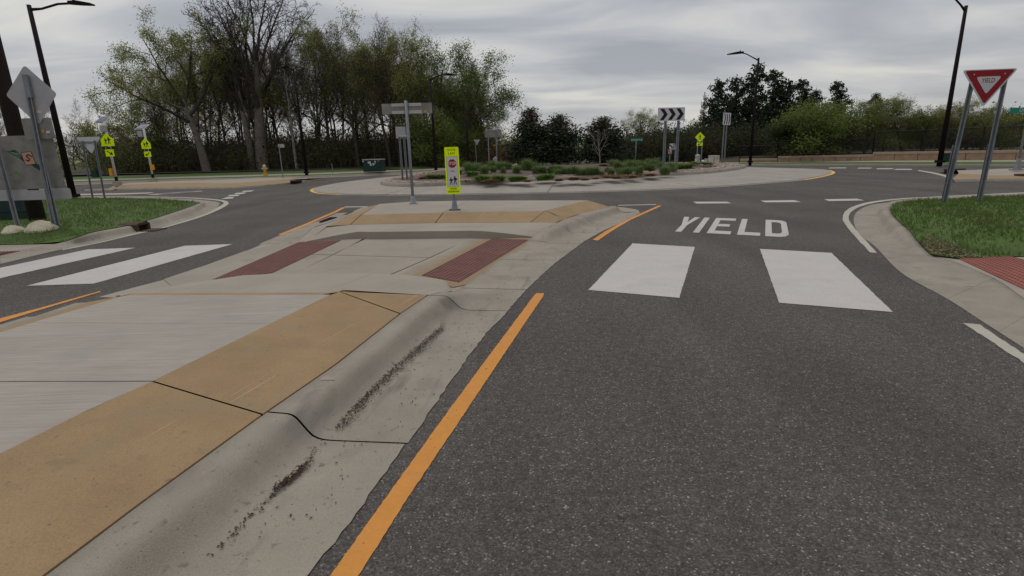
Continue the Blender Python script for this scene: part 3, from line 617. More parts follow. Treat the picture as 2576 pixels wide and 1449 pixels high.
# ---- grass corners
def corner(name, label, flow_px, back, grass_extra, kerbtop=.13, grassz=.15, extra_low=None):
    pass
def kerb_loft(parent, edge, flow, back, heights, cuts, m=CONK, name='kerb_segment'):
    n = len(edge); rows = []
    for i in range(n):
        e_, f_, b_ = np.array(edge[i][:2]), np.array(flow[i][:2]), np.array(back[i][:2]); h = heights[i]
        row = [(*e_, .004), (*f_, .007)]
        for u, z in ((.12, .12), (.30, .62), (.45, .9), (.62, 1.0), (1.0, 1.0)): row.append((*(f_ + (b_ - f_) * u), .008 + h * z))
        row.append((*(b_ + (b_ - f_) * .02), .0)); rows.append(row)
    for a, b_ in zip(cuts[:-1], cuts[1:]):
        seg = [list(r) for r in rows[a:b_ + 1]]
        if a: seg[0] = [tuple(np.array(p) * .96 + np.array(q_) * .04) for p, q_ in zip(seg[0], seg[1])]
        q = MB(); q.grid(seg); q.build(name, m, parent, smooth=True)
rc = thing('right_corner', 'grassy kerbed corner under the red and white yield sign', 'verge', kind='structure')
def cat(P, sub=8):                                # Catmull-Rom through control points
    P = [np.array(p, float) for p in P]; P = [2 * P[0] - P[1]] + P + [2 * P[-1] - P[-2]]; out = []
    for i in range(1, len(P) - 2):
        for k in range(sub):
            t = k / sub; out.append(tuple(.5 * ((2 * P[i]) + (P[i + 1] - P[i - 1]) * t + (2 * P[i - 1] - 5 * P[i] + 4 * P[i + 1] - P[i + 2]) * t * t + (3 * P[i] - P[i - 1] - 3 * P[i + 1] + P[i + 2]) * t ** 3)))
    return out + [tuple(P[-2])]
def sections(L):
    return (cat([at(*q[0], .004) for q in L]), cat([at(*q[1], .006) for q in L]), cat([at(*q[2], .008 + q[3]) for q in L]), [max(0.0, k[0]) for k in cat([(q[3],) for q in L])])
RS = [((2900, 1085), (2990, 1030), (3030, 1000), .01), ((2576, 875.6), (2640, 838), (2680, 815), .01), ((2467, 805.6), (2530, 770), (2575, 750), .01), ((2383.7, 752), (2450, 722), (2500, 700), .01), ((2267, 685.6), (2330, 662), (2392, 655), .012),
      ((2207, 625), (2270, 625), (2345, 643), .025), ((2185, 607), (2243, 600), (2308, 607), .08), ((2162, 589.5), (2225, 580), (2288, 581), .115), ((2150, 567), (2212, 558), (2262, 558), .13), ((2148, 547), (2203, 540), (2245, 540), .13),
      ((2157, 532), (2205, 527), (2240, 525.5), .13), ((2182, 518), (2222, 518), (2248, 515), .13), ((2222, 510.7), (2250, 511), (2270, 509), .13), ((2300, 504), (2315, 505), (2338, 503.5), .13), ((2450, 496), (2456, 498), (2472, 497), .13), ((2700, 485), (2705, 487), (2720, 486), .13)]
E_, F_, B_, hh = sections(RS)
kerb_loft(rc, E_, F_, B_, hh, [0, 12, 24, 36, 48, 60, 76, 96, len(E_) - 1])
gpoly = [B_[i] for i in range(40, len(B_))]
gp2 = [(p[0], p[1]) for p in gpoly] + [(30, gpoly[-1][1] + .4), (30, 4.0), at(2760, 640, .05)[:2], at(2560, 641, .05)[:2], at(2412, 647, .05)[:2]]
def lawn(name, m, poly, zf, parent=None, step=.5):
    bm = bmesh.new(); vs = [bm.verts.new((p[0], p[1], 0)) for p in poly]; f = bm.faces.new(vs)
    bmesh.ops.triangulate(bm, faces=[f])
    for _ in range(4):
        ed = [e_ for e_ in bm.edges if e_.calc_length() > step * 2]
        if not ed: break
        bmesh.ops.subdivide_edges(bm, edges=ed, cuts=1); bmesh.ops.triangulate(bm, faces=bm.faces)
    for v in bm.verts: v.co.z = zf(v.co.x, v.co.y)
    bmesh.ops.recalc_face_normals(bm, faces=bm.faces)
    me = bpy.data.meshes.new(name); bm.to_mesh(me); bm.free(); me.polygons.foreach_set('use_smooth', [True] * len(me.polygons))
    return link(name, me, m, parent)
def inside(poly, x, y):
    c = False; j = len(poly) - 1
    for i in range(len(poly)):
        if (poly[i][1] > y) != (poly[j][1] > y) and x < (poly[j][0] - poly[i][0]) * (y - poly[i][1]) / (poly[j][1] - poly[i][1]) + poly[i][0]: c = not c
        j = i
    return c
def edge_d(poly, x, y):
    p = np.array(poly); a, b_ = p, np.roll(p, -1, 0); ab = b_ - a; t = np.clip((((x, y) - a) * ab).sum(1) / np.maximum((ab ** 2).sum(1), 1e-9), 0, 1)
    return np.linalg.norm(a + ab * t[:, None] - (x, y), axis=1).min()
def lawn_z(poly, zb):
    P = np.array([p[:2] for p in poly]); zb = np.array(zb); Q = np.roll(P, -1, 0); zq_ = np.roll(zb, -1); ab = Q - P; l2 = np.maximum((ab ** 2).sum(1), 1e-9)
    def f(x, y):
        t = np.clip((((x, y) - P) * ab).sum(1) / l2, 0, 1); d = np.linalg.norm(P + ab * t[:, None] - (x, y), axis=1); i = int(d.argmin()); z = zb[i] + (zq_[i] - zb[i]) * t[i]
        k = min(1, d[i] / 1.1); return z + .012 + (.205 - z) * (k * k * (3 - 2 * k))
    return f
zr = lawn_z(gp2, [B_[i][2] for i in range(40, len(B_))] + [.14, .03, .022, .022, .022])
lawn('lawn', GRASS, gp2, zr, rc)
# paved ramp with tactile panel at the right edge
P = [B_[i] for i in range(40, -1, -2)] + [at(3400, 1000, .02), at(3000, 640, .02), at(2760, 639, .02), at(2560, 640, .02), at(2408, 645.5, .02)]; MB().slab([(p[0], p[1]) for p in P], -.01, .0215).build('concrete_slab', CON, rc)
tactile(ats([(2412, 650), (2540, 644.5), (2760, 700), (2610, 742)], .03), .034, rc, DRED, 'x', 20, 12)
lc = thing('left_corner', 'grassy kerbed corner with boulders and sign posts at left', 'verge', kind='structure')
LS = [((-700, 1540), (-700, 1480), (-700, 1400), .01), ((0, 1398), (0, 1345), (0, 1300), .01), ((300, 1325), (310, 1275), (330, 1235), .012), ((620, 1252), (640, 1220), (610, 1184), .035), ((800, 1218), (815, 1186), (765, 1137), .10), ((1000, 1180), (1010, 1150), (962, 1074), .13),
      ((1350, 1092), (1345, 1082), (1300, 1012), .13), ((1600, 1040), (1580, 1026), (1545, 943), .13), ((1990, 922), (1930, 912), (1870, 838), .13), ((2140, 860), (2035, 850), (1970, 800), .13), ((2205, 802), (2078, 812), (2008, 787), .13), ((2198, 780), (2062, 788), (2002, 780), .13),
      ((2130, 765), (1990, 775), (1930, 774), .13), ((1900, 745), (1840, 757), (1790, 764), .13), ((1600, 735), (1600, 742), (1600, 748), .13), ((1140, 730), (1140, 737), (1140, 742), .13), ((400, 728), (400, 735), (400, 739), .13), ((-900, 726), (-900, 733), (-900, 737), .13)]
LS = [tuple((q[i][0] / 4, 314.5 + q[i][1] / 4) for i in range(3)) + (q[3],) for q in LS]
E_, F_, B_, hh = sections(LS)
kerb_loft(lc, E_, F_, B_, hh, [0, 8, 16, 26, 40, 49]); kerb_loft(lc, E_[54:], F_[54:], B_[54:], hh[54:], [0, 14, 26, 50, len(E_) - 55])
MB().grid([[(p[0], p[1], .004) for p in E_[49:55]], [(p[0], p[1], .008) for p in F_[49:55]]]).build('gutter_apron', CONK, lc)
INL = (F_[49], F_[54])
fe_ = [at(*zq([q])[0], .05)[:2] for q in ((-900, 1215), (-300, 1200), (0, 1192), (330, 1186))]
gl = [(p[0], p[1]) for p in B_[25:]] + [(-60, B_[-1][1] + .3), (-60, fe_[0][1] - .5)] + fe_
zl = lawn_z(gl, [p[2] for p in B_[25:]] + [.14, .02, .02, .02, .02, .02])
lawn('lawn', GRASS, gl, zl, lc)
P = [B_[i] for i in range(26, -1, -2)] + [(fe_[0][0] - 3, fe_[0][1], 0)] + fe_; MB().slab([(p[0], p[1]) for p in P], -.01, .0195).build('concrete_slab', CON, lc)
tactile(ats(zq([(-400, 1290), (205, 1268), (0, 1312), (-400, 1400)]), .02), .024, lc, DRED, 'x', 10, 6)
# storm inlet in the left kerb
i0, i1 = np.array(INL[0]), np.array(INL[1]); iw = np.linalg.norm(i1 - i0) / 2; im = (i0 + i1) / 2
q = thing('storm_inlet', 'rusty cast iron kerb inlet with dark mouth beside the left lawn', 'storm drain', (im[0], im[1], .0), math.atan2(i1[1] - i0[1], i1[0] - i0[0]))
q2 = MB(); q2.prism([(-iw, .0), (-iw, .155), (-iw + .1, .185), (iw - .1, .185), (iw, .155), (iw, .0), (iw - .07, .0), (iw - .07, .135), (-iw + .07, .135), (-iw + .07, .0)], -.02, .42); q2.build('hood', IRON, q)
MB().box((0, .16, .07), (iw * 1.86, .22, .13)).build('mouth', DARK, q); MB().box((0, -.22, .011), (iw * 1.9, .34, .02)).build('grate', IRON, q)

# blades on the two near lawns
def blades(poly, zf, n, box, hmin, hmax, name, label, m, dens=None, clump=None):
    V = np.zeros((n * 3, 3)); k = 0; tries = 0
    while k < n and tries < n * 8:
        tries += 1; x, y = npr.uniform(box[0], box[1]), npr.uniform(box[2], box[3])
        if dens and npr.rand() > dens(x, y): continue
        if not inside(poly, x, y): continue
        z = zf(x, y); h = npr.uniform(hmin, hmax) * (.7 + .6 * math.sin(x * 2.3 + 1.3 * math.sin(y * 1.9)) ** 2); a = npr.uniform(0, 6.28); wd = npr.uniform(.006, .013)
        V[3 * k] = (x - math.cos(a) * wd, y - math.sin(a) * wd, z - .01); V[3 * k + 1] = (x + math.cos(a) * wd, y + math.sin(a) * wd, z - .01)
        V[3 * k + 2] = (x + npr.normal(0, h * .5), y + npr.normal(0, h * .5), z + h); k += 1
    V = V[:3 * k]; me = bpy.data.meshes.new(name); me.vertices.add(3 * k); me.vertices.foreach_set('co', V.ravel()); me.loops.add(3 * k); me.loops.foreach_set('vertex_index', np.arange(3 * k))
    me.polygons.add(k); me.polygons.foreach_set('loop_start', np.arange(0, 3 * k, 3)); me.polygons.foreach_set('loop_total', np.full(k, 3)); me.update(); me.validate()
    return tag(link(name, me, m), label, 'grass', kind='stuff')
blades(gp2, zr, 42000, (5.0, 20, 6.0, 14), .03, .075, 'grass', 'short green grass on the corner below the yield sign', BLADE)
blades(gl, zl, 42000, (-26, -7.0, 9.2, 21.5), .03, .075, 'grass', 'short green grass on the left corner round the boulders', BLADE)
lp = [at(2357, 644, .14)[:2], at(2300, 600, .14)[:2], at(2345, 590, .16)[:2], at(2470, 620, .17)[:2], at(2576, 632, .17)[:2], at(2640, 650, .15)[:2], at(2420, 652, .14)[:2]]
def chips(name, label, pts, m, smin, smax, cat):
    q = MB()
    for x, y, z in pts:
        a = npr.uniform(0, 6.28); l, wd = npr.uniform(smin, smax), npr.uniform(smin, smax) * .45; t = npr.uniform(-.5, .5)
        c_, s_ = math.cos(a) * l / 2, math.sin(a) * l / 2; nx, ny = -math.sin(a) * wd / 2, math.cos(a) * wd / 2
        q.add([(x - c_, y - s_, z - l * t * .3), (x + nx, y + ny, z + .004), (x + c_, y + s_, z + l * abs(t) * .5), (x - nx, y - ny, z + .002)], [(0, 1, 2, 3)])
    o = q.build(name, m, recalc=False); return tag(o, label, cat, kind='stuff')
LEAFL = mat('dead_leaf', (.30, .235, .155), rough=.95, c2=(.12, .085, .055), vs=25)
pts = []
while len(pts) < 900:
    x, y = npr.uniform(5, 11), npr.uniform(6, 10.5)
    if inside(lp, x, y) and inside(gp2, x, y): pts.append((x, y, zr(x, y) + npr.uniform(.002, .02)))
chips('leaf_litter', 'dry pale leaf litter on the bare edge of the right lawn', pts, LEAFL, .02, .06, 'leaf litter')
for nm_, lb_, fn_, bx_, n_ in (('fallen_leaves', 'pale dead leaves scattered over the right lawn', zr, (7, 14, 7.5, 12.5), 170), ('fallen_leaves', 'pale dead leaves scattered over the left lawn', zl, (-17, -8, 10, 17), 130)):
    pts = []
    while len(pts) < n_:
        x, y = npr.uniform(*bx_[:2]), npr.uniform(*bx_[2:])
        if inside(gp2 if fn_ is zr else gl, x, y): pts.append((x, y, fn_(x, y) + npr.uniform(.03, .06)))
    chips(nm_, lb_, pts, LEAFL, .04, .09, 'leaves')
PINK = mat('pink_chalk', (.37, .255, .245), rough=.9, spots=[(40, .45, (.29, .262, .235), .1)])
sheet('paint_mark', PINK, [at(a, b_, .153) for a, b_ in ((806, 952), (822, 946), (838, 950), (842, 956), (822, 956), (808, 957))], .1535, isl)
DEB = mat('gutter_debris', (.085, .062, .045), rough=1, c2=(.035, .027, .02), vs=40)
pts = []
gl0 = ats([(1110, 826), (1005, 920), (935, 985), (870, 1055), (853, 1070)], .01)
for k in range(1500):
    p = np.array(rs(gl0, 60)[npr.randint(60)]); pts.append((p[0] + abs(npr.normal(0, .035)) - .015, p[1] + npr.normal(0, .05), .014 + npr.uniform(0, .012)))
gl1 = ats([(800, 1128), (765, 1175), (700, 1235), (620, 1310), (540, 1390)], .01)
for k in range(150):
    p = np.array(rs(gl1, 60)[npr.randint(60)]); pts.append((p[0] + npr.normal(0, .010), p[1] + npr.normal(0, .03), .013))
cl = ats([(778, 1165), (740, 1200), (690, 1240)], .01)
for k in range(260):
    p = np.array(rs(cl, 30)[npr.randint(30)]); pts.append((p[0] + npr.normal(0, .012), p[1] + npr.normal(0, .012), .015 + npr.uniform(0, .018)))
for k in range(230):
    y = npr.uniform(1.5, 8.5); x = x0(y) + (x1(y) - x0(y)) * npr.uniform(.02, .95); pts.append((x, y, .010))
chips('gutter_debris', 'dark leaf crumbs and grit lying along the near gutter', pts, DEB, .006, .022, 'debris')
STRAW = mat('straw', (.40, .32, .22), rough=.9, var=.2, vs=30)
cw = thing('twig_clump', 'small clump of dry twigs and straw in the near gutter', 'twigs', at(735, 1202, .012))
base = np.array(at(735, 1202, .012)); q = MB(); q2 = MB()
axis = np.array(cl[0]) - np.array(cl[2]); axis /= np.linalg.norm(axis)
for k in range(26):
    c = npr.normal(0, .028) * axis + npr.normal(0, .010, 3) * [1, 1, 0]; d = axis + npr.normal(0, .25, 3) * [1, 1, .15]; L_ = npr.uniform(.03, .09)
    (q if k % 6 else q2).tube([tuple(c - d * L_ / 2 + [0, 0, .006]), tuple(c + [0, 0, npr.uniform(.008, .022)]), tuple(c + d * L_ / 2 + [0, 0, .008])], .0016 if k % 6 else .0026, 4)
q.build('twigs', mat('dead_twig', (.10, .055, .04), rough=1), cw); q2.build('straw_stalks', STRAW, cw)

# ---- left leg: its splitter island, far verge, path
ls = thing('left_leg_island', 'low buff and grey concrete island with two crossing beacons', 'traffic island', kind='structure')
zz = lambda L: [(566 + a / 8, 314.5 + b / 8) for a, b in L]
lfo = ats([(212, 480), (300, 477.5), (400, 476.5), (480, 475.2), (566, 474.5), (640, 472), (700, 466.8), (760, 460), (800, 455.5), (822, 452.6)], .004)
lfk = ats([(222, 477), (300, 474.8), (400, 474), (480, 472.8), (566, 471), (640, 467.5), (700, 462), (750, 456.5), (790, 453.3), (815, 451.8)], .10)
lft = ats([(280, 470), (330, 464), (400, 461), (480, 459.5), (566, 461.5), (640, 457.5), (690, 453), (724, 449.7), (745, 449.7), (770, 450)], .2)
lfr = ats([(262, 468), (320, 461), (400, 456.5), (480, 454), (566, 451.5), (640, 448.3), (690, 446.8), (732, 446), (748, 447), (775, 448.5)], .2)
A, C, D = (rs(L, 36) for L in (lfo, lft, lfr)); B = [(p[0], p[1] + .10, .10) for p in A]
for L_ in (B, C, D):
    for k_, z_ in ((0, .012), (1, .05), (2, .09)): L_[k_] = (L_[k_][0], L_[k_][1], min(L_[k_][2], z_))
for i0, i1 in ((0, 12), (12, 24), (24, 35)):
    g_ = lambda L: [tuple(p) for p in L[i0:i1 + 1]]
    MB().grid([g_(A), [(p[0], p[1] - .04, .075) for p in g_(B)], g_(B)]).build('kerb_segment', CONK, ls, smooth=True); MB().grid([g_(B), g_(C)]).build('buff_panel', TAN, ls); MB().grid([g_(C), g_(D), [(p[0], p[1] + 1.0, .0) for p in g_(D)]]).build('concrete_slab', CON, ls)
P = ats(zz([(1385, 1140), (1555, 1128), (1560, 1165), (1405, 1185)]), .02)
o = thing('storm_inlet', 'rusty kerb inlet on the far left concrete island', 'storm drain', P[3], math.atan2(P[2][1] - P[3][1], P[2][0] - P[3][0]))
L_ = math.hypot(P[2][0] - P[3][0], P[2][1] - P[3][1]); MB().box((L_ / 2, .12, .16), (L_, .3, .08)).build('hood', IRON, o); MB().box((L_ / 2, .14, .07), (L_ * .9, .26, .12)).build('mouth', DARK, o)
P = ats([(0, 512), (165, 500)], 0)
# far verge: kerb, narrow grass, path, wood floor  (left of the far leg)
fk = smooth_line(ats([(-300, 480), (60, 467), (250, 462.5), (420, 457), (566, 454), (700, 449.5), (790, 447), (888, 443), (1000, 438.5), (1118, 434.5), (1175, 431.5)], .0), 40)
fk += [(fk[-1][0] + 1.0, fk[-1][1] + 4, 0), (fk[-1][0] + 1.5, fk[-1][1] + 26, 0)]
vg = thing('far_verge', 'kerbed verge with a narrow path in front of the wood', 'verge', kind='structure')
def off(L, d, z): q = offset(L, d); return [(p[0], p[1], z) for p in q]
k0, k1 = fk, off(fk, .22, .14)
MB().grid([[(p[0], p[1], .0) for p in offset(fk, -.45)], [(p[0], p[1], .02) for p in fk], off(fk, .06, .13), k1]).build('far_kerb', CON, vg)
MB().grid([k1, off(fk, 1.1, .18)]).build('grass_strip', GRASS, vg)
MB().grid([off(fk, 1.1, .19), off(fk, 3.6, .22)]).build('path', CON, vg)
MB().grid([off(fk, 3.6, .20), off(fk, 7.5, .34)]).build('grass_strip', GRASS, vg)
MB().grid([off(fk, 7.5, .33), off(fk, 60, .6)]).build('wood_floor', SOIL, vg)

# ---- right far side: kerb, grass, path, wall, fence
fr = smooth_line(ats([(1600, 420), (1780, 416.5), (1932, 415.8), (2100, 416.2), (2250, 417), (2400, 419), (2576, 419), (3000, 424)], .0), 40)
fr = [(fr[0][0] - 2.0, fr[0][1] + 30, 0), (fr[0][0] - 1.5, fr[0][1] + 6, 0)] + fr
vr = thing('right_far_verge', 'kerbed grass strip and pavement below the low tan wall', 'verge', kind='structure')
xs_ = [1700, 1862, 1956, 2195, 2400, 2576, 2900]
rw = lambda ys, z: [at(a, b_, z) for a, b_ in zip(xs_, ys)]
k0 = rw([417.5, 417, 416.8, 417.2, 419, 419.5, 423], .003); k1 = [(p[0], p[1] + .03, .09) for p in k0]; k2 = [(p[0], p[1] + .25, .10) for p in k0]
g2 = rw([410.5, 409.5, 408.8, 407.2, 406.8, 406.5, 408.5], .12); g3 = rw([410, 409, 408, 404.4, 403.2, 402.6, 404], .13)
MB().grid([k0, k1, k2]).build('far_kerb', CON, vr); MB().grid([k2, g2]).build('grass_strip', GRASS, vr); MB().grid([g2, g3, [(p[0] + .1, p[1] + .8, .132) for p in g3]]).build('path', CON, vr)
MB().grid([[(p[0] + .1, p[1] + .7, .131) for p in g3], [(p[0] + .5, p[1] + 4, .5) for p in g3], [(p[0] + 20, p[1] + 70, 1.0) for p in g3]]).build('wood_floor', SOIL, vr)
rsI = thing('right_leg_island', 'buff and grey concrete island at the right leg', 'traffic island', kind='structure')
A = rs(ats([(2402, 459), (2425, 458.5), (2500, 457.5), (2576, 457), (2900, 456)], .004), 14); A0_ = rs(ats([(2385, 452), (2420, 455), (2500, 455), (2576, 453), (2900, 451)], .05), 14)
A0 = [(p[0], p[1] + .04, .09) for p in A]; B = [(p[0], p[1] + .12, .12) for p in A]; C = rs(ats([(2412, 436), (2470, 439.5), (2520, 441), (2576, 441), (2900, 437)], .15), 14); D = rs(ats([(2408, 428.5), (2460, 427), (2520, 424.5), (2576, 423), (2900, 420)], .15), 14)
MB().grid([A, A0, B]).build('kerb_segment', CONK, rsI, smooth=True); MB().grid([B, C]).build('buff_panel', TAN, rsI); MB().grid([C, D, [(p[0], p[1] + 1, 0) for p in D]]).build('concrete_slab', CON, rsI)
P = at(2390, 438, 0)
o = thing('storm_inlet', 'rusty kerb inlet at the tip of the right leg island', 'storm drain', P, .15)
MB().box((.35, .15, .17), (.75, .3, .08)).build('hood', IRON, o); MB().box((.35, .15, .07), (.7, .28, .12)).build('mouth', DARK, o)
o = thing('storm_inlet', 'dark kerb inlet on the right leg island at the picture edge', 'storm drain', at(2572, 454, 0), .1)
MB().box((.35, .15, .17), (.75, .3, .08)).build('hood', IRON, o); MB().box((.35, .15, .07), (.7, .28, .12)).build('mouth', DARK, o)
# low block wall
wl = offset(fr, 4.7); 
wall = thing('retaining_wall', 'low tan block wall with cap stones under the black fence', 'wall')
def wall_run(p0, p1, z0, z1, bl):
    p0, p1 = np.array(p0), np.array(p1); L_ = np.linalg.norm(p1 - p0); a = math.atan2(*(p1 - p0)[::-1]); n = max(1, int(round(L_ / bl))); l = L_ / n
    for k in range(n):
        c = p0 + (p1 - p0) * (k + .5) / n
        MB().box((c[0], c[1], (z0 + z1) / 2 - .05), (l - .03, .30 + npr.uniform(-.012, .012), z1 - z0 + .1), a).build('wall_block', BLOCK, wall)
    n = max(1, int(round(L_ / (bl * 1.5)))); l = L_ / n
    for k in range(n):
        c = p0 + (p1 - p0) * (k + .5) / n
        MB().box((c[0], c[1], z1 + .075), (l - .008, .40, .145), a).build('cap_stone', CAPST, wall)
W0, W1, W2, W3 = (np.array(at(*q)[:2]) for q in ((1862, 408.5, .13), (1956, 407.5, .13), (2195, 404, .13), (2576, 402, .13)))
dd = W3 - W2; W4 = W3 + dd / np.linalg.norm(dd) * 12
zof = lambda p, x, y: vp(x, y, p[1])[1]
zc0, zc1, zc2 = zof(W1, 1956, 401) - .08, zof(W1, 1956, 393) - .14, zof(W2, 2195, 383) - .14
wall_run(W0, W1, .1, max(.25, zc0), .9); wall_run(W1, W2, .1, zc1, .75); wall_run(W2, (W2 + W3) / 2, .1, zc2, 1.15); wall_run((W2 + W3) / 2, W4, .1, zc2, 1.15)
fe = thing('chain_link_fence', 'black chain link fence running along the low block wall', 'fence')
def fence_run(p0, p1, zb, zt_, bay):
    p0, p1 = np.array(p0), np.array(p1); L_ = np.linalg.norm(p1 - p0); u = (p1 - p0) / L_; n = max(1, int(round(L_ / bay)))
    for k in range(n + 1):
        c = p0 + u * L_ * k / n; MB().tube([(c[0], c[1], zb - .3), (c[0], c[1], zt_ + .05)], .042, 6).build('fence_post', FENCE, fe)
    for z in (zb + .06, zt_): MB().tube([(p0[0], p0[1], z), (p1[0], p1[1], z)], .028, 5).build('fence_rail', FENCE, fe)
    q = MB(); h = zt_ - zb; s_ = .13
    for k in range(int((L_ + h) / s_)):
        for sg in (1, -1):
            a0 = k * s_ - (h if sg > 0 else 0); a1 = a0 + h * sg
            za, zb_ = zb, zt_
            if a0 < 0: za += -a0 * 1.0; a0 = 0
            if a1 > L_: zb_ -= (a1 - L_); a1 = L_
            if a1 < 0: zb_ -= -a1; a1 = 0
            if a0 > L_: za += a0 - L_; a0 = L_
            if zb_ - za < .05: continue
            A_, B_ = p0 + u * a0, p0 + u * a1
            r = .0075; q.add([(A_[0], A_[1], za - r), (A_[0], A_[1], za + r), (B_[0], B_[1], zb_ + r), (B_[0], B_[1], zb_ - r)], [(0, 1, 2, 3)])
    o = q.build('wire_mesh', FENCE, fe, recalc=False); o['kind'] = 'stuff'
nrm = np.array([0, .12]); fence_run(W0 + nrm, W1 + nrm, zc0 + .16, zof(W1, 1956, 365), 2.6); fence_run(W1 + nrm, W2 + nrm, zc1 + .15, zof(W2, 2190, 348), 2.6); fence_run(W2 + nrm, W4 + nrm, zc2 + .15, zof(W2, 2195, 332), 2.9)
#TREES
#OBJECTS
# ================================================================== TREES
def tubes(P0, P1, A0, A1, n):
    P0, P1, A0, A1 = map(np.asarray, (P0, P1, A0, A1)); m = len(P0); d = P1 - P0; d /= np.maximum(np.linalg.norm(d, axis=1), 1e-9)[:, None]
    h = np.where(np.abs(d[:, 2:3]) < .9, [[0, 0, 1.0]], [[1.0, 0, 0]]); a = np.cross(d, h); a /= np.linalg.norm(a, axis=1)[:, None]; b = np.cross(d, a)
    t = np.arange(n) * 2 * math.pi / n; off_ = a[:, None, :] * np.cos(t)[None, :, None] + b[:, None, :] * np.sin(t)[None, :, None]
    V = np.concatenate([P0[:, None] + off_ * A0[:, None, None], P1[:, None] + off_ * A1[:, None, None]], 1).reshape(-1, 3)
    k = np.arange(n); f = np.stack([k, (k + 1) % n, n + (k + 1) % n, n + k], 1); Fc = (np.arange(m)[:, None, None] * 2 * n + f[None]).reshape(-1, 4)
    return V, Fc
def cards(C, s0, s1, up=0.0, asp=.6):
    C = np.asarray(C); m = len(C); a = npr.normal(0, 1, (m, 3)); a[:, 2] += up; a /= np.linalg.norm(a, axis=1)[:, None]
    b = np.cross(a, npr.normal(0, 1, (m, 3))); b /= np.linalg.norm(b, axis=1)[:, None]
    s_ = npr.uniform(s0, s1, m)[:, None] / 2
    V = np.stack([C - a * s_, C + b * s_ * asp, C + a * s_, C - b * s_ * asp], 1).reshape(-1, 3)
    return V, np.arange(m * 4).reshape(-1, 4)
def qmesh(name, parts):                          # parts: (V, quads, material index)
    V = np.concatenate([p[0] for p in parts]); o = 0; Fs = []; mi = []
    for v, f, i in parts: Fs.append(f + o); o += len(v); mi.append(np.full(len(f), i))
    Fs = np.concatenate(Fs); mi = np.concatenate(mi); me = bpy.data.meshes.new(name)
    me.vertices.add(len(V)); me.vertices.foreach_set('co', V.astype(np.float32).ravel()); me.loops.add(Fs.size); me.loops.foreach_set('vertex_index', Fs.astype(np.int32).ravel())
    me.polygons.add(len(Fs)); me.polygons.foreach_set('loop_start', np.arange(0, Fs.size, 4, dtype=np.int32)); me.polygons.foreach_set('loop_total', np.full(len(Fs), 4, dtype=np.int32))
    me.polygons.foreach_set('material_index', mi.astype(np.int32)); me.update(calc_edges=True); return me
def grow(seed, H, r0, lev, lean=(0, 0), rmin=.012, fork=None):
    R = random.Random(seed); segs = []; tips = []
    def br(p, d, L, r, k):
        sp_ = lev[k]; n = sp_['seg']; pts = [p]; ds = [d]; rad = [r]
        for i in range(n):
            d = d + Vector((R.gauss(0, 1), R.gauss(0, 1), R.gauss(0, 1))) * sp_['wob']; d.z += sp_['up']
            if k == 0: d.x += lean[0]; d.y += lean[1]
            d.normalize(); q = pts[-1] + d * (L / n); rr = max(rmin, r * (1 - sp_['tap'] * (i + 1) / n))
            segs.append((tuple(pts[-1]), tuple(q), rad[-1], rr, k)); pts.append(q); ds.append(d.copy()); rad.append(rr)
        if k + 1 >= len(lev):
            tips.extend(tuple(x_) for x_ in pts[1:]); return
        nc = R.randint(*sp_['n']); az = R.uniform(0, 6.28)
        for c in range(nc):
            t = sp_['st'] + (1 - sp_['st']) * (c + R.random()) / nc; f = min(t * n, n - .001); i = int(f); q = pts[i].lerp(pts[i + 1], f - i); dd_ = ds[i + 1]
            az += 2.4 + R.gauss(0, .4); an = R_(R.uniform(*sp_['ang'])); o = dd_.orthogonal().normalized(); o.rotate(Matrix.Rotation(az, 3, dd_))
            nd = (dd_ * math.cos(an) + o * math.sin(an)).normalized()
            br(q, nd, L * R.uniform(*sp_['len']) * (1 - sp_.get('sh', .35) * t), max(rmin, (rad[i] * sp_['rr'])), k + 1)
    br(Vector((0, 0, -.3)), Vector((0, 0, 1)), H, r0, 0)
    return segs, tips
def tree_meshes(key, segs, tips, barkm, twigm, leafm=None, nleaf=0, ls=(.1, .2), spread=.35, wood_lv=1, zmin=0):
    S = {}
    for s_ in segs: S.setdefault(s_[4], []).append(s_)
    def part(ks, sides):
        L = [s_ for k in ks for s_ in S.get(k, [])]
        if not L: return None
        return tubes([s_[0] for s_ in L], [s_[1] for s_ in L], [s_[2] for s_ in L], [s_[3] for s_ in L], sides)
    tr = [(*part([0], 9), 0)]
    for k in range(1, wood_lv + 1):
        q = part([k], 5)
        if q: tr.append((*q, 1))
    tm = qmesh('trunk', tr); cp = []
    q = part([k for k in S if k > wood_lv], 3)
    if q: cp.append((*q, 0))
    if leafm and nleaf:
        T = np.array([t for t in tips if t[2] > zmin]); C = T[npr.randint(0, len(T), nleaf)] + npr.normal(0, spread, (nleaf, 3)); cp.append((*cards(C, *ls), 1))
    cm = qmesh('crown', cp)
    tm.materials.append(barkm); tm.materials.append(barkm if barkm.name.startswith('pale_sap') else BARKD)
    cm.materials.append(twigm); cm.materials.append(leafm or twigm)
    top = max(s_[1][2] for s_ in segs); return dict(trunk=tm, crown=cm, h=top)
def L(n, ang, ln, st=.3, seg=5, wob=.10, up=.02, tap=.7, rr=.55, sh=.35): return dict(n=n, ang=ang, len=ln, st=st, seg=seg, wob=wob, up=up, tap=tap, rr=rr, sh=sh)
PR = {}
def proto(key, *a, **k): PR[key] = (a, k)
bare = lambda st=.3: [L((9, 12), (22, 48), (.42, .60), st, 9, .05, .03, .8, .5), L((6, 9), (25, 50), (.40, .62), .2, 6, .10, .05, .75, .55), L((5, 7), (25, 55), (.42, .65), .2, 5, .14, .03, .7, .6), L((3, 5), (25, 60), (.4, .7), .2, 3, .18, .0, .6, .7), L((0, 0), (0, 0), (0, 0), 0, 2, .2, 0, .5, .7)]
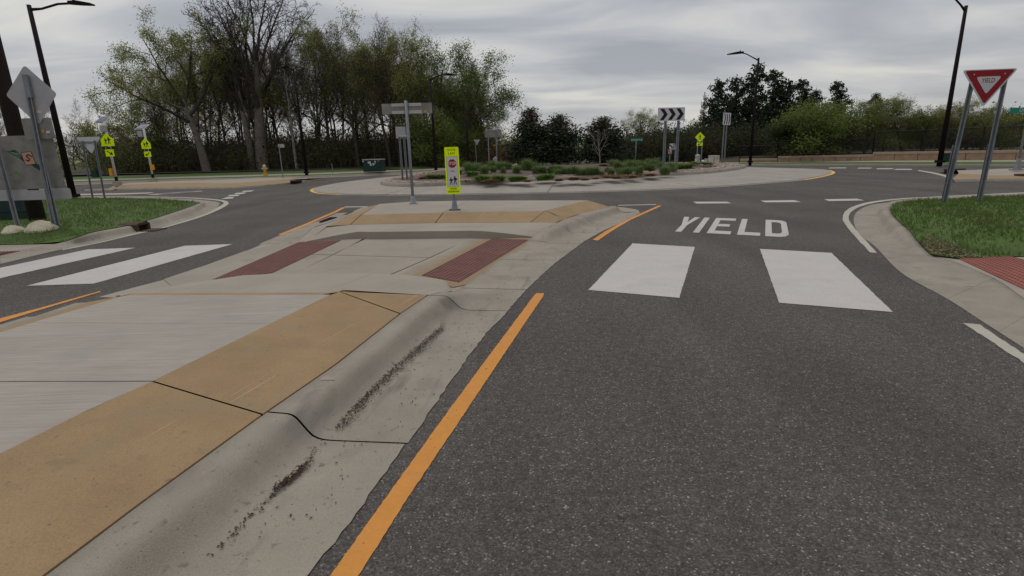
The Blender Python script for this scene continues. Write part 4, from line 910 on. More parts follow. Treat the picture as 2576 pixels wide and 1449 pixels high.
def mk(key, seed, H, r, lv, bark, twig, leaf=None, nleaf=0, ls=(.1, .2), spread=.35, lean=(0, 0), zmin=0, wl=1, rmin=.012):
    sg, tp = grow(seed, H, r, lv, lean, rmin); PR[key] = tree_meshes(key, sg, tp, bark, twig, leaf, nleaf, ls, spread, wl, zmin)
# big bare cottonwood: short bole, steep long limbs
cw_ = [L((8, 10), (14, 34), (.75, .95), .38, 10, .035, .03, .75, .55, .3), L((6, 9), (20, 42), (.38, .58), .22, 8, .10, .06, .8, .5), L((5, 7), (25, 55), (.40, .62), .15, 5, .16, .05, .75, .55), L((3, 5), (25, 60), (.45, .7), .15, 4, .22, .02, .6, .65), L((0, 0), (0, 0), (0, 0), 0, 2, .25, 0, .5, .7)]
mk('big_bare', 3, 11.0, .62, cw_, BARKG, TWIG, wl=2, rmin=.016)
mk('big_bare2', 31, 9.5, .42, cw_, BARKG, TWIG, wl=2, rmin=.016)
mk('bare_a', 11, 13, .24, bare(.35), BARKD, TWIG, LPALE, 900, (.08, .15), .2)
mk('bare_b', 12, 12, .20, bare(.25), BARKD, TWIGR, LPALE, 500, (.08, .15), .2)
mk('bare_c', 13, 14, .22, bare(.45), BARKD, TWIG)
lf = lambda st=.25: [L((9, 12), (35, 70), (.45, .65), st, 8, .07, .02, .8, .5), L((6, 8), (30, 55), (.45, .65), .25, 6, .14, .02, .75, .55), L((5, 7), (30, 60), (.4, .6), .2, 4, .2, -.03, .7, .6), L((3, 4), (30, 70), (.5, .8), .2, 3, .25, -.06, .6, .7), L((0, 0), (0, 0), (0, 0), 0, 2, .2, -.05, .5, .7)]
mk('pale_a', 21, 11, .26, lf(.38), BARKD, TWIG, LPALE, 12000, (.09, .17), .25, zmin=3)
mk('pale_b', 22, 10, .22, lf(.3), BARKD, TWIG, LPALE, 11000, (.09, .16), .25)
mk('green_a', 23, 9, .22, lf(.22), BARKD, TWIG, LGREEN, 15000, (.09, .18), .3)
mk('green_b', 24, 8, .20, lf(.18), BARKD, TWIG, LGREEN, 14000, (.09, .18), .3)
wl_ = [L((5, 7), (30, 60), (.95, 1.25), .55, 5, .06, .0, .6, .62, .1), L((7, 9), (25, 55), (.45, .65), .3, 8, .11, .03, .8, .5), L((6, 8), (25, 60), (.35, .55), .2, 5, .2, -.01, .75, .55), L((4, 6), (30, 70), (.45, .75), .2, 3, .28, -.08, .6, .65), L((0, 0), (0, 0), (0, 0), 0, 2, .25, -.12, .5, .7)]
mk('left_leafer', 27, 7.0, .42, wl_, BARKG, TWIG, LPALE, 26000, (.08, .16), .20, lean=(-.03, 0), zmin=3, wl=2)
sh = [L((10, 14), (15, 45), (.7, 1.0), .05, 4, .12, .05, .7, .6, .2), L((6, 8), (20, 50), (.4, .65), .15, 5, .18, .03, .7, .55), L((4, 6), (25, 60), (.4, .7), .15, 3, .22, .0, .6, .7), L((0, 0), (0, 0), (0, 0), 0, 2, .2, 0, .5, .7)]
mk('bush_green', 25, 2.6, .09, sh, BARKD, TWIG, LGREEN, 7000, (.09, .17), .25)
mk('bush_pale', 26, 3.0, .09, sh, BARKD, TWIG, LPALE, 6500, (.09, .17), .22)
mk('bush_dark', 28, 2.8, .09, sh, BARKD, TWIG, LDARK, 6500, (.10, .20), .28)
mk('bush_bare', 29, 2.8, .08, sh, BARKD, TWIGR, LPALE, 500, (.07, .12), .2)
mk('patchy', 33, 13, .30, bare(.55), BARKW, TWIG)
sap = [L((7, 8), (35, 55), (.55, .75), .38, 5, .04, .02, .6, .6, .3), L((3, 4), (25, 45), (.4, .6), .3, 4, .12, .1, .6, .6), L((1, 2), (25, 45), (.4, .6), .3, 3, .15, .1, .5, .7)]
mk('sapling', 35, 2.6, .05, sap, mat('pale_sapling_bark', (.30, .26, .24), rough=.9), mat('pale_sapling_twig', (.27, .23, .22), rough=.9), wl=1, rmin=.010)
# conifers
def conifer(key, seed, H, rad, needle, tops, dens, bark=BARKD, clump=(.9, .5), prof=lambda t: 1 - t, start=.12, card=(.16, .34), droop=-.15, core=True):
    R = np.random.RandomState(seed); P0, P1, A0, A1 = [], [], [], []; C = []; CT = []
    n = int(H * dens)
    for i in range(n):
        t = start + (1 - start) * (i + R.rand()) / n; z = H * t; rr = rad * prof((t - start) / (1 - start)) * R.uniform(.65, 1.12)
        a = R.uniform(0, 6.28); e_ = np.array([math.cos(a) * rr, math.sin(a) * rr, rr * R.uniform(droop, droop + .45)])
        p0 = np.array([0, 0, z]); P0.append(p0); P1.append(p0 + e_); A0.append(.02 + rr * .012); A1.append(.010)
        m = max(3, int(rr * clump[0] * 26))
        for j in range(m):
            f_ = R.uniform(.18, 1.03) ** .8; c = p0 + e_ * f_ + R.normal(0, clump[1] * (.22 + .2 * rr / rad), 3); (CT if (t > tops and R.rand() < .7) else C).append(c)
    if tops < 1:
        for k in range(9):
            a = R.uniform(0, 6.28); rr = rad * R.uniform(0, .45); z = H * (1 - .55 * rr / rad) * .93; p0 = np.array([math.cos(a) * rr, math.sin(a) * rr, z - .3]); e_ = np.array([math.cos(a) * .12, math.sin(a) * .12, R.uniform(.45, .85)])
            P0.append(p0); P1.append(p0 + e_); A0.append(.016); A1.append(.006)
            for j in range(14): CT.append(p0 + e_ * R.uniform(.2, .8) + R.normal(0, .05, 3))
    tr = tubes([(0, 0, -.3), (0, 0, H * .5)], [(0, 0, H * .5), (0, 0, H)], [H * .018 + .03, H * .011 + .02], [H * .011 + .02, .012], 7)
    tm = qmesh('trunk', [(*tr, 0), (*tubes(P0, P1, A0, A1, 3), 0)]); tm.materials.append(bark)
    cp = [(*cards(C, *card), 0)]
    if CT: cp.append((*cards(CT, card[0] * .8, card[1] * .7, up=.9, asp=.35), 1))
    cm = qmesh('crown', cp); cm.materials.append(needle); cm.materials.append(NEEDLB); PR[key] = dict(trunk=tm, crown=cm, h=H)
conifer('pine_a', 41, 11, 2.8, NEEDLE, 2, 12, clump=(1.1, .62), prof=lambda t: (1 - t) ** .5 * (.75 + .25 * math.sin(t * 17)) + .12, start=.10, card=(.20, .40), droop=.05)
conifer('pine_b', 42, 10, 2.7, NEEDLE, 2, 11, clump=(1.1, .58), prof=lambda t: (1 - t) ** .45 * (.7 + .3 * math.sin(t * 21 + 1)) + .14, start=.14, card=(.20, .40), droop=.05)
conifer('spruce', 43, 10, 2.6, NEEDLE, 2, 18, clump=(1.0, .45), prof=lambda t: (1 - t) ** .8 + .03, start=.03, card=(.16, .36))
conifer('juniper_a', 44, 5.0, 1.7, NEEDLE, .62, 52, clump=(1.7, .62), prof=lambda t: (1 - t) ** .55 * (.85 + .15 * math.sin(t * 14)) + .02, start=.0, card=(.10, .24), droop=.35)
conifer('juniper_b', 45, 4.6, 1.8, NEEDLE, .55, 52, clump=(1.7, .66), prof=lambda t: (1 - t) ** .5 * (.85 + .15 * math.sin(t * 11 + 2)) + .02, start=.0, card=(.10, .24), droop=.35)
conifer('cedar', 46, 6, 1.5, NEEDLE, 2, 34, clump=(1.3, .5), prof=lambda t: (1 - t ** 3) * .9 + .05, start=.0, card=(.10, .26), droop=.3)
conifer('larch', 47, 9, 2.0, NEEDLL, 2, 16, clump=(.8, .4), prof=lambda t: (1 - t) ** .9 + .03, start=.04, card=(.12, .28))
def plant(key, name, label, cat, X, Y, h, z=0.0, rz=None, group=None, wide=1.0):
    p = PR[key]; s_ = (h / p['h']); t = thing(name, label, cat, (X, Y, z), rnd.uniform(0, 6.28) if rz is None else rz, group); t.scale = (s_ * wide, s_ * wide, s_)
    for nm in ('trunk', 'crown'):
        o = bpy.data.objects.new(nm, p[nm]); col.objects.link(o); o.parent = t
    return t
def pt(key, name, label, cat, px, Y, ytop, z=.3, rz=None, group=None, wide=1.0, yb=430):
    X = colx(px, Y, yb); return plant(key, name, label, cat, X, Y, vp(px, ytop, Y)[1] - z, z, rz, group, wide)
T = 'tree'
# front rank of the wood, left to right
pt('left_leafer', 'leafing_tree', 'leaning tree with drooping pale buds at the left end of the wood', T, 522, 50, 22, rz=.3)
o = pt('big_bare', 'bare_tree', 'tallest bare grey tree with a split trunk behind the hydrant', T, 664, 51, -130, rz=.9)
pt('big_bare2', 'bare_tree', 'leaning pale grey trunk sharing its foot with the tallest bare tree', T, 640, 51.3, -40, rz=2.2, wide=.9)
pt('patchy', 'bare_tree', 'thin tree with white patchy bark near the dark lamp post', T, 748, 50.5, 40, rz=1.0, wide=.7)
pt('pale_b', 'leafing_tree', 'slender budding tree right of the dark lamp post', T, 835, 54, 30, wide=.8)
pt('bare_a', 'bare_tree', 'dark forked tree leaning over the green utility box', T, 905, 50, 40, wide=1.05)
pt('bare_c', 'bare_tree', 'straight trunk rising just behind the green utility box', T, 944, 49.5, 120, wide=.6)
pt('bare_b', 'bare_tree', 'gnarled brown trunk between the utility box and the paired sign posts', T, 985, 49, 20, wide=1.0)
pt('pale_a', 'leafing_tree', 'budding tree rising above the horizontal sign back', T, 1050, 52, 45, wide=.85)
pt('green_a', 'leafing_tree', 'fresh green tree behind the lamp post beside the pedestrian sign', T, 1115, 51, 95, wide=.85)
pt('green_b', 'leafing_tree', 'round green tree over the right end of the wood', T, 1165, 52, 140, wide=1.05)
pt('green_a', 'leafing_tree', 'green tree between the two dark lamp poles at the end of the wood', T, 1205, 54, 170, wide=.9, rz=3)
pt('pale_a', 'leafing_tree', 'budding olive tree above the paired sign posts', T, 1010, 50.5, 60, wide=.9, rz=2)
pt('pale_a', 'leafing_tree', 'outermost budding tree overhanging the small dark sign back', T, 1195, 56, 205, wide=.75, rz=4)
pt('bush_green', 'bush', 'bright green bush below the horizontal sign back', 'bush', 1085, 48, 285, wide=1.15)
pt('bush_green', 'bush', 'green bush at the foot of the lamp post beside the pedestrian sign', 'bush', 1140, 49, 300, wide=1.1, rz=2)
pt('bush_pale', 'bush', 'thin olive bush left of the far yield sign back', 'bush', 1185, 52, 330, wide=1.0)
pt('bush_dark', 'bush', 'dark bush behind the left crossing beacons', 'bush', 420, 53, 330, wide=1.2)
pt('green_b', 'leafing_tree', 'small green tree over the second crossing beacon', T, 345, 56, 248, wide=.95)
pt('bush_bare', 'bush', 'brown twiggy bush left of the first crossing beacon', 'bush', 235, 60, 310, wide=1.3)
pt('bare_b', 'bare_tree', 'thin bare tree beyond the back of the left yield sign', T, 240, 75, 245, wide=.8)
pt('bare_a', 'bare_tree', 'far grey tree showing left of the wooden pole', T, 8, 62, 225, wide=.9)
pt('bare_c', 'bare_tree', 'faint bare tree between the diamond sign and the lamp pole', T, 150, 90, 240, wide=.9)
pt('bush_green', 'bush', 'green bush filling the right end of the wood under the overhanging tree', 'bush', 1212, 53, 305, wide=1.25, rz=1)
pt('green_b', 'leafing_tree', 'rounded green tree closing the right end of the wood', T, 1228, 57, 225, wide=1.0, rz=2.5)
# trees deeper in the wood
GW = 'trees deep in the wood'
KL = dict(bare_a='dark forked bare tree deep in the crowded wood', bare_b='slim reddish bare tree deep in the crowded wood', bare_c='leafless grey tree deep in the crowded wood', pale_a='spreading budding tree deep in the crowded wood', pale_b='slim budding tree deep in the crowded wood')
keys = ['bare_a', 'bare_b', 'bare_c', 'pale_b', 'bare_b', 'bare_c', 'pale_a', 'bare_a']
i = 0
for Y in (54, 59, 66):
    for px in np.arange(430, 1190, 47):
        px = px + rnd.uniform(-16, 16); yt = np.interp(px, [430, 560, 820, 1000, 1130, 1200, 1250], [120, 70, 60, 50, 120, 210, 260]) + rnd.uniform(-10, 70) + (Y - 54) * 2.5
        pt(keys[i % 8], 'wood_tree', KL[keys[i % 8]], T, px, Y + rnd.uniform(-1.5, 1.5), yt, z=.4, group=GW + ', ' + keys[i % 8][:4], wide=rnd.uniform(.6, .9)); i += 1
for px, Y, yt in ((190, 78, 320), (285, 74, 300), (330, 66, 285), (400, 68, 255), (110, 70, 330), (45, 66, 300), (470, 70, 200)):
    pt(['bare_a', 'bush_pale', 'bare_b'][i % 3], 'wood_tree', 'small grey tree on the rough ground behind the left signs', T, px, Y, yt, group='small trees behind the left signs', wide=1.1); i += 1
# brush that fills the wood: nobody could count it
def brush(name, label, n, place, hmax, leafn, barkm, leafm, lsz=(.12, .3), sides=3):
    P0, P1, A0, A1, C = [], [], [], [], []
    for k in range(n):
        x, y, z, hm = place(); h = hm * npr.uniform(.35, 1.0); d = np.array([npr.normal(0, .22), npr.normal(0, .22), 1.0]); p = np.array([x, y, z]); r = npr.uniform(.010, .035)
        for j in range(4):
            q = p + d * h / 4; P0.append(p); P1.append(q); A0.append(r); A1.append(r * .75); r *= .75; 
            if j:
                for s_ in range(3):
                    e_ = np.array([npr.normal(0, .5), npr.normal(0, .5), npr.uniform(.1, .8)]) * h * .22; P0.append(p); P1.append(p + e_); A0.append(.011); A1.append(.007); C.append(p + e_ * npr.uniform(.4, 1.1))
            d = d + npr.normal(0, .2, 3) * [1, 1, .3]; p = q
        C.append(p)
    parts = [(*tubes(P0, P1, A0, A1, sides), 0)]
    if leafn:
        C = np.array(C); C = C[npr.randint(0, len(C), leafn)] + npr.normal(0, .3, (leafn, 3)); parts.append((*cards(C, *lsz), 1))
    me = qmesh(name, parts); me.materials.append(barkm); me.materials.append(leafm); o = bpy.data.objects.new(name, me); col.objects.link(o); return tag(o, label, 'brush', kind='stuff')
def pw():
    Y = npr.uniform(50.5, 74); px = npr.uniform(300, 1215); return colx(px, Y, 430), Y, .35, np.interp(px, [300, 700, 1000, 1215], [4.2, 4.6, 4.8, 4.2]) * (.6 + .3 * min(1, (Y - 50) / 8)) * (.55 + .55 * abs(math.sin(px * .017 + Y * .3) + .5 * math.sin(px * .049)))
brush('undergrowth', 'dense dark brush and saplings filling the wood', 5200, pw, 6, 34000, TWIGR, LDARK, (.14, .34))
def pg():
    Y = npr.uniform(50, 53); px = npr.choice((npr.uniform(230, 470), npr.uniform(1040, 1215), npr.uniform(560, 1000))); return colx(px, Y, 430), Y, .35, npr.uniform(1.6, 4.6)
brush('green_undergrowth', 'olive green saplings along the front edge of the wood', 700, pg, 4, 11000, TWIG, LGREEN, (.10, .20))
def pb():
    Y = npr.uniform(74, 92); px = npr.uniform(260, 1225); return colx(px, Y, 430), Y, .5, 4.6 * (.6 + .5 * abs(math.sin(px * .023 + Y * .2)))
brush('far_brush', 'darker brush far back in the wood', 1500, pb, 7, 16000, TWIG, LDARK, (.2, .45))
# central planting: junipers, sapling
def pc(key, name, label, cat, px, Y, ytop, wide=1.0, rz=None): X = colx(px, Y, 430); z = bedz(X, Y) - .05; return plant(key, name, label, cat, X, Y, vp(px, ytop, Y)[1] - z, z, rz, None, wide)
pc('juniper_a', 'juniper', 'bronze topped juniper, leftmost on the central island', 'shrub', 1337, 31, 276, 1.55)
pc('juniper_b', 'juniper', 'broad dark juniper overlapping the leftmost one', 'shrub', 1406, 32, 292, 1.6)
pc('juniper_b', 'juniper', 'dark juniper directly behind the little bare tree', 'shrub', 1514, 33, 298, 1.9, 2.0)
pc('sapling', 'young_tree', 'little bare pale tree standing in the planting bed', T, 1510, 27.5, 322, 1.0, .6)
# beyond the roundabout, right half
pt('pale_b', 'flowering_tree', 'wide pale leafed tree behind the small green street sign', T, 1612, 52, 270, wide=1.35)
pt('bush_dark', 'bush', 'dark bush below the pale leafed tree', 'bush', 1580, 47, 350, wide=1.3)
pt('bush_pale', 'bush', 'light leafed bush at the foot of the green street sign', 'bush', 1630, 45, 375, wide=1.0)
for px, yt, lb in ((1672, 322, 'clipped dark cedar behind the left chevron post'), (1700, 318, 'clipped dark cedar behind the right chevron post'), (1730, 332, 'dark cedar left of the yellow pedestrian diamond')):
    pt('cedar', 'cedar', lb, T, px, 47 + rnd.uniform(0, 1), yt, wide=1.0)
pt('larch', 'larch', 'pointed light green larch above the yellow pedestrian diamond', T, 1762, 54, 236, wide=.85)
pt('pale_b', 'leafing_tree', 'thin pale tree just right of the chevron board', T, 1745, 56, 300, wide=.7, rz=1)
PX = [(1795, 50, 205, 'pine_b', 'dark pine left of the tall lamp post'), (1838, 53, 196, 'pine_a', 'second dark pine left of the tall lamp post'), (1885, 52, 164, 'pine_a', 'tallest dark pine right behind the tall lamp post'),
      (1930, 54, 182, 'pine_b', 'dark pine right of the tall lamp post'), (1962, 53, 206, 'pine_a', 'ragged pine at the middle of the pine row'), (1998, 55, 205, 'pine_b', 'open pine near the right end of the pine row'), (2030, 57, 228, 'pine_a', 'low pine ending the pine row on the right'),
      (2084, 58, 210, 'pine_b', 'lone pine top above the green bushes'), (2180, 62, 236, 'pine_a', 'small far pine top among the pale branches')]
for px, Y, yt, k, lb in PX: pt(k, 'pine', lb, T, px, Y, yt, wide=1.0, z=.4)
for px, Y, yt, k, lb in ((1770, 49, 330, 'spruce', 'low dark spruce behind the pedestrian diamond'), (1815, 48, 325, 'spruce', 'dark spruce behind the beige cabinets'), (1860, 49, 300, 'spruce', 'dark spruce beside the end of the block wall'), (1910, 50, 300, 'spruce', 'dark spruce filling the gap right of the lamp post')): pt(k, 'spruce', lb, T, px, Y, yt, wide=1.3)
for px, Y, yt, lb in ((1785, 55, 262, 'broad dark spruce in the second row left of the tall lamp'), (1830, 56, 246, 'broad dark spruce hidden behind the edge on chevron board'), (1872, 56, 238, 'broad dark spruce straight behind the tall lamp'), (1925, 57, 244, 'broad dark spruce in the second row right of the tall lamp'), (1975, 57, 256, 'broad dark spruce where the pines meet the green bushes'), (2030, 59, 272, 'broad dark spruce behind the olive bushes')):
    pt('spruce', 'spruce', lb, T, px, Y, yt, wide=1.55)
DX = [(1960, 44, 300, 'bush_dark'), (2010, 43, 272, 'bush_green'), (2070, 44, 255, 'bush_green'), (2130, 45, 262, 'bush_bare'), (2165, 43, 250, 'green_b'), (2215, 44, 232, 'pale_a'), (2262, 44, 248, 'green_b'), (2310, 43, 262, 'pale_b'), (2355, 42, 266, 'pale_b'), (2405, 42, 240, 'pale_a'), (2460, 41, 256, 'pale_b'), (2505, 42, 270, 'green_b')]
LBD = ['dark bush starting the thicket behind the fence', 'olive green bush behind the low fence section', 'rounded green bush behind the low fence section', 'brown twiggy bush behind the middle of the fence', 'green tree where the fence steps up', 'taller green tree just right of the fence step', 'green tree behind the first tall fence bay', 'pale tree behind the second tall fence bay', 'pale tree left of the right hand lamp pole', 'feathery pale tree directly behind the yield sign posts', 'pale tree between the yield sign posts', 'green tree behind the small red yield sign']
for (px, Y, yt, k), lb in zip(DX, LBD): pt(k, 'bush' if k.startswith('bush') else 'leafing_tree', lb, 'bush' if k.startswith('bush') else T, px, Y - 3, yt, wide=1.45, z=.3)
pt('spruce', 'spruce', 'dark blue spruce cut off by the right picture edge', T, 2580, 40, 215, wide=1.15, z=.5)
def pr():
    Y = npr.uniform(45, 60); px = npr.uniform(1600, 2600); return colx(px, Y, 400), Y, .5, 3.4 if px > 1950 else 3.2
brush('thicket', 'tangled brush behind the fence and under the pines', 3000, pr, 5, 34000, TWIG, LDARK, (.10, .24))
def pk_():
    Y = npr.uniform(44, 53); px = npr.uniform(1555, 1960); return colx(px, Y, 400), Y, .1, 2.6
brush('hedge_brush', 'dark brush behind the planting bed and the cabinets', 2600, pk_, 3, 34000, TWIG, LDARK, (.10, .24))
def ph():
    Y = npr.uniform(120, 150); px = npr.uniform(-40, 2600); return colx(px, Y, 400), Y, 0, 5.5 + 1.2 * math.sin(px * .011)
brush('far_wood', 'hazy line of distant trees on the horizon', 3600, ph, 8, 50000, TWIG, LPALE, (.25, .5))
def po():
    Y = npr.uniform(58, 72); px = npr.uniform(1215, 1310); return colx(px, Y, 400), Y, 0, 3.2
brush('red_brush', 'reddish brown brush in the gap left of the junipers', 420, po, 4, 2600, mat('orange_twigs', (.16, .075, .04), rough=1), mat('orange_dry_leaf', (.20, .095, .05), rough=1), (.10, .25))
# ================================================================== STREET FURNITURE
def place(px, py, z): p = at(px, py, z); return p
def bedp(px, py):
    z = .45
    for _ in range(6): p = at(px, py, z); z = bedz(p[0], p[1])
    return (p[0], p[1], z - .02)
class Loc:                                       # local frame of a thing standing at p: pixel -> (x, z) on its own vertical plane
    def __init__(s, p): s.p = p
    def __call__(s, px, py): X, Z_ = vp(px, py, s.p[1]); return (X - s.p[0], Z_ - s.p[2])
    def h(s, py, px=None):
        c = RW.T @ np.array([s.p[0], s.p[1], s.p[2] - CH]); return vp(px if px is not None else c[0] / c[2] * F + 1288, py, s.p[1])[1] - s.p[2]
def rect(cx, cz, w_, h_, r=0.0): q = [(cx - w_ / 2, cz - h_ / 2), (cx + w_ / 2, cz - h_ / 2), (cx + w_ / 2, cz + h_ / 2), (cx - w_ / 2, cz + h_ / 2)]; return rpoly(q, r) if r else q
def plate(o, name, poly, y, m, th=.004, label=None): q = MB().prism(poly, y, y + th).build(name, m, o); return q
def channel(o, x, z0, z1, y=0.02, w_=.055, name='post', m=None, x1=None):      # hat section post, open to the back
    x1 = x if x1 is None else x1; pr_ = [(-w_ * .75, .004), (-w_ * .42, .004), (-w_ * .22, .046), (w_ * .22, .046), (w_ * .42, .004), (w_ * .75, .004), (w_ * .75, 0), (w_ * .40, 0), (w_ * .18, .042), (-w_ * .18, .042), (-w_ * .40, 0), (-w_ * .75, 0)]
    n = len(pr_); vs = [(x + a, y + b, z0) for a, b in pr_] + [(x1 + a, y + b, z1) for a, b in pr_]
    q = MB(); q.add(vs, [(i, (i + 1) % n, n + (i + 1) % n, n + i) for i in range(n)] + [tuple(range(n)), tuple(range(2 * n - 1, n - 1, -1))]); return q.build(name, m or GALV, o)
def pole(o, x, z0, z1, r=.03, y=.03, m=None, name='post', n=10, r1=None): return MB().tube([(x, y, z0), (x, y, z1)], [r, r1 or r], n).build(name, m or GALV, o, smooth=n > 6)
def bolts(o, pts, y=-.006, r=.012, m=None):
    for a, b in pts: MB().disc((a, b), r, y - .006, y, 8).build('bolt', m or GALV, o)
# ---- lane pedestrian sign on the far mound
p = place(1144, 530.5, .26); l = Loc(p); o = thing('pedestrian_sign', 'upright yellow green STATE LAW stop for pedestrians sign on the concrete island', 'road sign', p, R_(1.5))
zb, zt_ = l.h(488), l.h(369.5); hh_ = zt_ - zb; wd = .300
q = MB(); q.box((0, .02, .012), (.25, .25, .024)); q.build('base_plate', BRONZE, o)
MB().tube([(0, .02, .02), (0, .02, .05), (0, .02, .12), (0, .02, .22)], [.10, .075, .055, .05], 14).build('base_cone', GALV, o, smooth=True)
MB().box((0, .02, zb / 2 + .12), (.052, .04, zb - .12)).build('post', GALV, o)
for k in range(6): MB().disc((0, .22 + k * .035), .009, -.006, .0, 8).build('post_hole', DARK, o)
MB().tube([(.03, .02, .235), (.075, .02, .255), (.10, .02, .285)], .006, 5).build('pin', GALV, o)
pn = plate(o, 'panel', rect(0, (zb + zt_) / 2, wd, hh_, .03), -.012, FYG, .02)
wz = zb + hh_ * .478; plate(o, 'white_panel_edge', rect(0, wz, .238, hh_ * .648, .016), -.0135, SIGNK, .0012); plate(o, 'white_panel', rect(0, wz, .228, hh_ * .638, .014), -.0150, SIGNW, .0012)
oc = zb + hh_ * .652; plate(o, 'stop_octagon', [(.093 * math.cos(math.pi / 8 + k * math.pi / 4) * 1.02, oc + .093 * math.sin(math.pi / 8 + k * math.pi / 4)) for k in range(8)], -.0165, SIGNR, .0012)
text('STOP', .062, SIGNW, o, (0, -.0172, oc), .80, bold=.002)
text('STATE', .046, SIGNK, o, (0, -.0128, zb + hh_ * .938), .92); text('LAW', .050, SIGNK, o, (0, -.0128, zb + hh_ * .864), .92)
text('FOR', .036, SIGNK, o, (0, -.0158, zb + hh_ * .487), .9); text('WITHIN', .036, SIGNK, o, (0, -.0128, zb + hh_ * .113), .78, bold=.001); text('CROSSWALK', .036, SIGNK, o, (0, -.0128, zb + hh_ * .054), .82, bold=.001)
def walkers(o, cx, z0, s_, y, m, two=True):
    def fig(dx, h, bag):
        q = MB(); f = lambda a, b: (cx + dx + a * h, z0 + b * h)
        q.disc(f(0, .92), .075 * h, y, y + .0012, 12)
        for a, b, t in (((0, .83), (.0, .52), .20), ((.02, .56), (.16, .04), .085), ((-.02, .56), (-.14, .03), .085), ((.05, .78), (.17, .56), .06), ((-.06, .78), (-.19, .60), .06), ((-.19, .60), (-.25, .66), .05)): q.prism(stroke(f(*a), f(*b), t * h), y, y + .0012)
        if bag: q.prism(rect(*f(.15, .62), .16 * h, .20 * h), y, y + .0012)
        q.build('walking_figure', m, o)
    if two: fig(-.24 * s_, s_ * .84, True); fig(.20 * s_, s_, True)
    else: fig(0, s_, False)
walkers(o, .004, zb + hh_ * .195, .195, -.0163, SIGNK)
# ---- horizontal sign seen from the back on a tall post
p = place(1040, 515, .26); l = Loc(p); o = thing('guide_sign', 'back of a long narrow sign with pale rails on the far mound', 'road sign', p, R_(0))
x0_, z1_ = l(958, 260.5); x1_, z0_ = l(1087, 284.5); zc = (z0_ + z1_) / 2; hw = (z1_ - z0_) * .96; xp, _ = l(1025, 272)
MB().tube([(0, .0, 0), (0, 0, .03), (0, 0, .05), (0, 0, .22)], [.105, .105, .07, .045], 10).build('base_flange', GALV, o, smooth=True)
pole(o, 0, .1, z1_ + .05, .036, 0, n=8)
plate(o, 'panel', rect((x0_ + x1_) / 2, zc, x1_ - x0_, hw), .062, ALUD, .004)
RAIL = mat('pale_rail', (.52, .51, .49), rough=.5, metal=.2)
for sx in (-1, 1):
    for zz_ in (zc + hw * .36, zc - hw * .34):
        L_ = .30; xm = sx * (L_ / 2 + .055); r = MB()
        r.box((xm, .052, zz_ + .022), (L_, .018, .022)); r.box((xm, .052, zz_ - .022), (L_, .018, .022)); r.box((xm, .056, zz_), (L_, .006, .024)); r.build('mounting_rail', RAIL, o)
for zz_ in (zc + hw * .36, zc - hw * .34): MB().box((0, .03, zz_), (.10, .05, .07)).build('clamp', GALV, o)
plate(o, 'sticker', rect(l(1069, 279)[0], zc - hw * .30, .045, .045, .01), .060, STICK, .002)
# ---- yield sign, right foreground
pa, pb_ = np.array(place(2386, 512, .2)), np.array(place(2457, 508, .2)); cpos = (pa + pb_) / 2; cpos[2] = .2
rzz = R_(-4); o = thing('yield_sign', 'large red and white YIELD triangle on two steel channel posts', 'road sign', tuple(cpos), rzz); l = Loc(cpos)
ztop, zbot = vp(2492, 174, cpos[1])[1] - .2, vp(2468, 265, cpos[1])[1] - .2; xc_ = vp(2490, 176, cpos[1])[0] - cpos[0]
W_ = .98; Hh = ztop - zbot
tri = lambda s_, dz: [(xc_ - W_ / 2 * s_, ztop - dz), (xc_ + W_ / 2 * s_, ztop - dz), (xc_, ztop - dz - Hh * s_)]
plate(o, 'panel', rpoly([tri(1.04, -.0)[k] for k in (2, 1, 0)], .035), -.006, SIGNW, .006)
inn_ = rpoly([(xc_ - W_ * .47, ztop - .016), (xc_, ztop - Hh * .965), (xc_ + W_ * .47, ztop - .016)], .03); plate(o, 'red_face', inn_, -.0075, SIGNR, .0012)
wt = rpoly([(xc_ - W_ * .245, ztop - Hh * .20), (xc_, ztop - Hh * .69), (xc_ + W_ * .245, ztop - Hh * .20)], .035); plate(o, 'white_centre', wt, -.009, SIGNW, .0012)
text('YIELD', .082, SIGNR, o, (xc_, -.0098, ztop - Hh * .315), .80, bold=.001)
bolts(o, [(xc_ - .28, ztop - .09), (xc_ + .28, ztop - .09), (xc_ - .30, ztop - .24), (xc_ + .30, ztop - .24)], m=SIGNW)
for sx, pp, q in ((-1, pa, (2447, 223)), (1, pb_, (2520, 207))):
    bx = (pp[0] - cpos[0]); X_, Z_ = vp(*q, pp[1]); tx = X_ - cpos[0]; tz = Z_ - .2; ex_ = (ztop - .12 - tz) / tz
    channel(o, bx, -.15, tz * (1 + ex_ * .6), .03, .066, x1=tx + (tx - bx) * ex_ * .6 + (.05 if sx < 0 else 0)); channel(o, bx + .004, -.15, 1.15, .055, .074, name='ground_stub', x1=bx + (tx - bx) * 1.3 / (tz + .15))
# ---- cluster at the left: big board seen from behind with its two posts
p = place(98, 574, .2); Yb = p[1] + .05; o = thing('board_sign', 'big weathered sign board seen from behind, with a pasted sticker', 'road sign', p); l = Loc(p)
bw = lambda px, py: (vp(px, py, Yb)[0] - p[0], vp(px, py, Yb)[1] - p[2])
zt_ = bw(120, 339)[1]; zm = bw(120, 474.5)[1]; zl_ = bw(120, 502)[1]; xr = bw(150, 410)[0] - .01; xl = xr - 1.55
plate(o, 'panel', [(xl, zm + .004), (xr + .03, zm + .004), (xr - .01, zt_), (xl, zt_)], .05, ALUD, .006)
plate(o, 'lower_plaque', rect((xl + xr) / 2 + .07, (zm + zl_) / 2, xr - xl + .06, zm - zl_, .05), .05, ALU, .005)
plate(o, 'dark_tape', rect(bw(85, 481)[0], zm - .012, .24, .02), .047, DARK, .003); plate(o, 'white_tape', rect(bw(107, 481)[0], zm - .012, .16, .018), .047, SIGNW, .003)
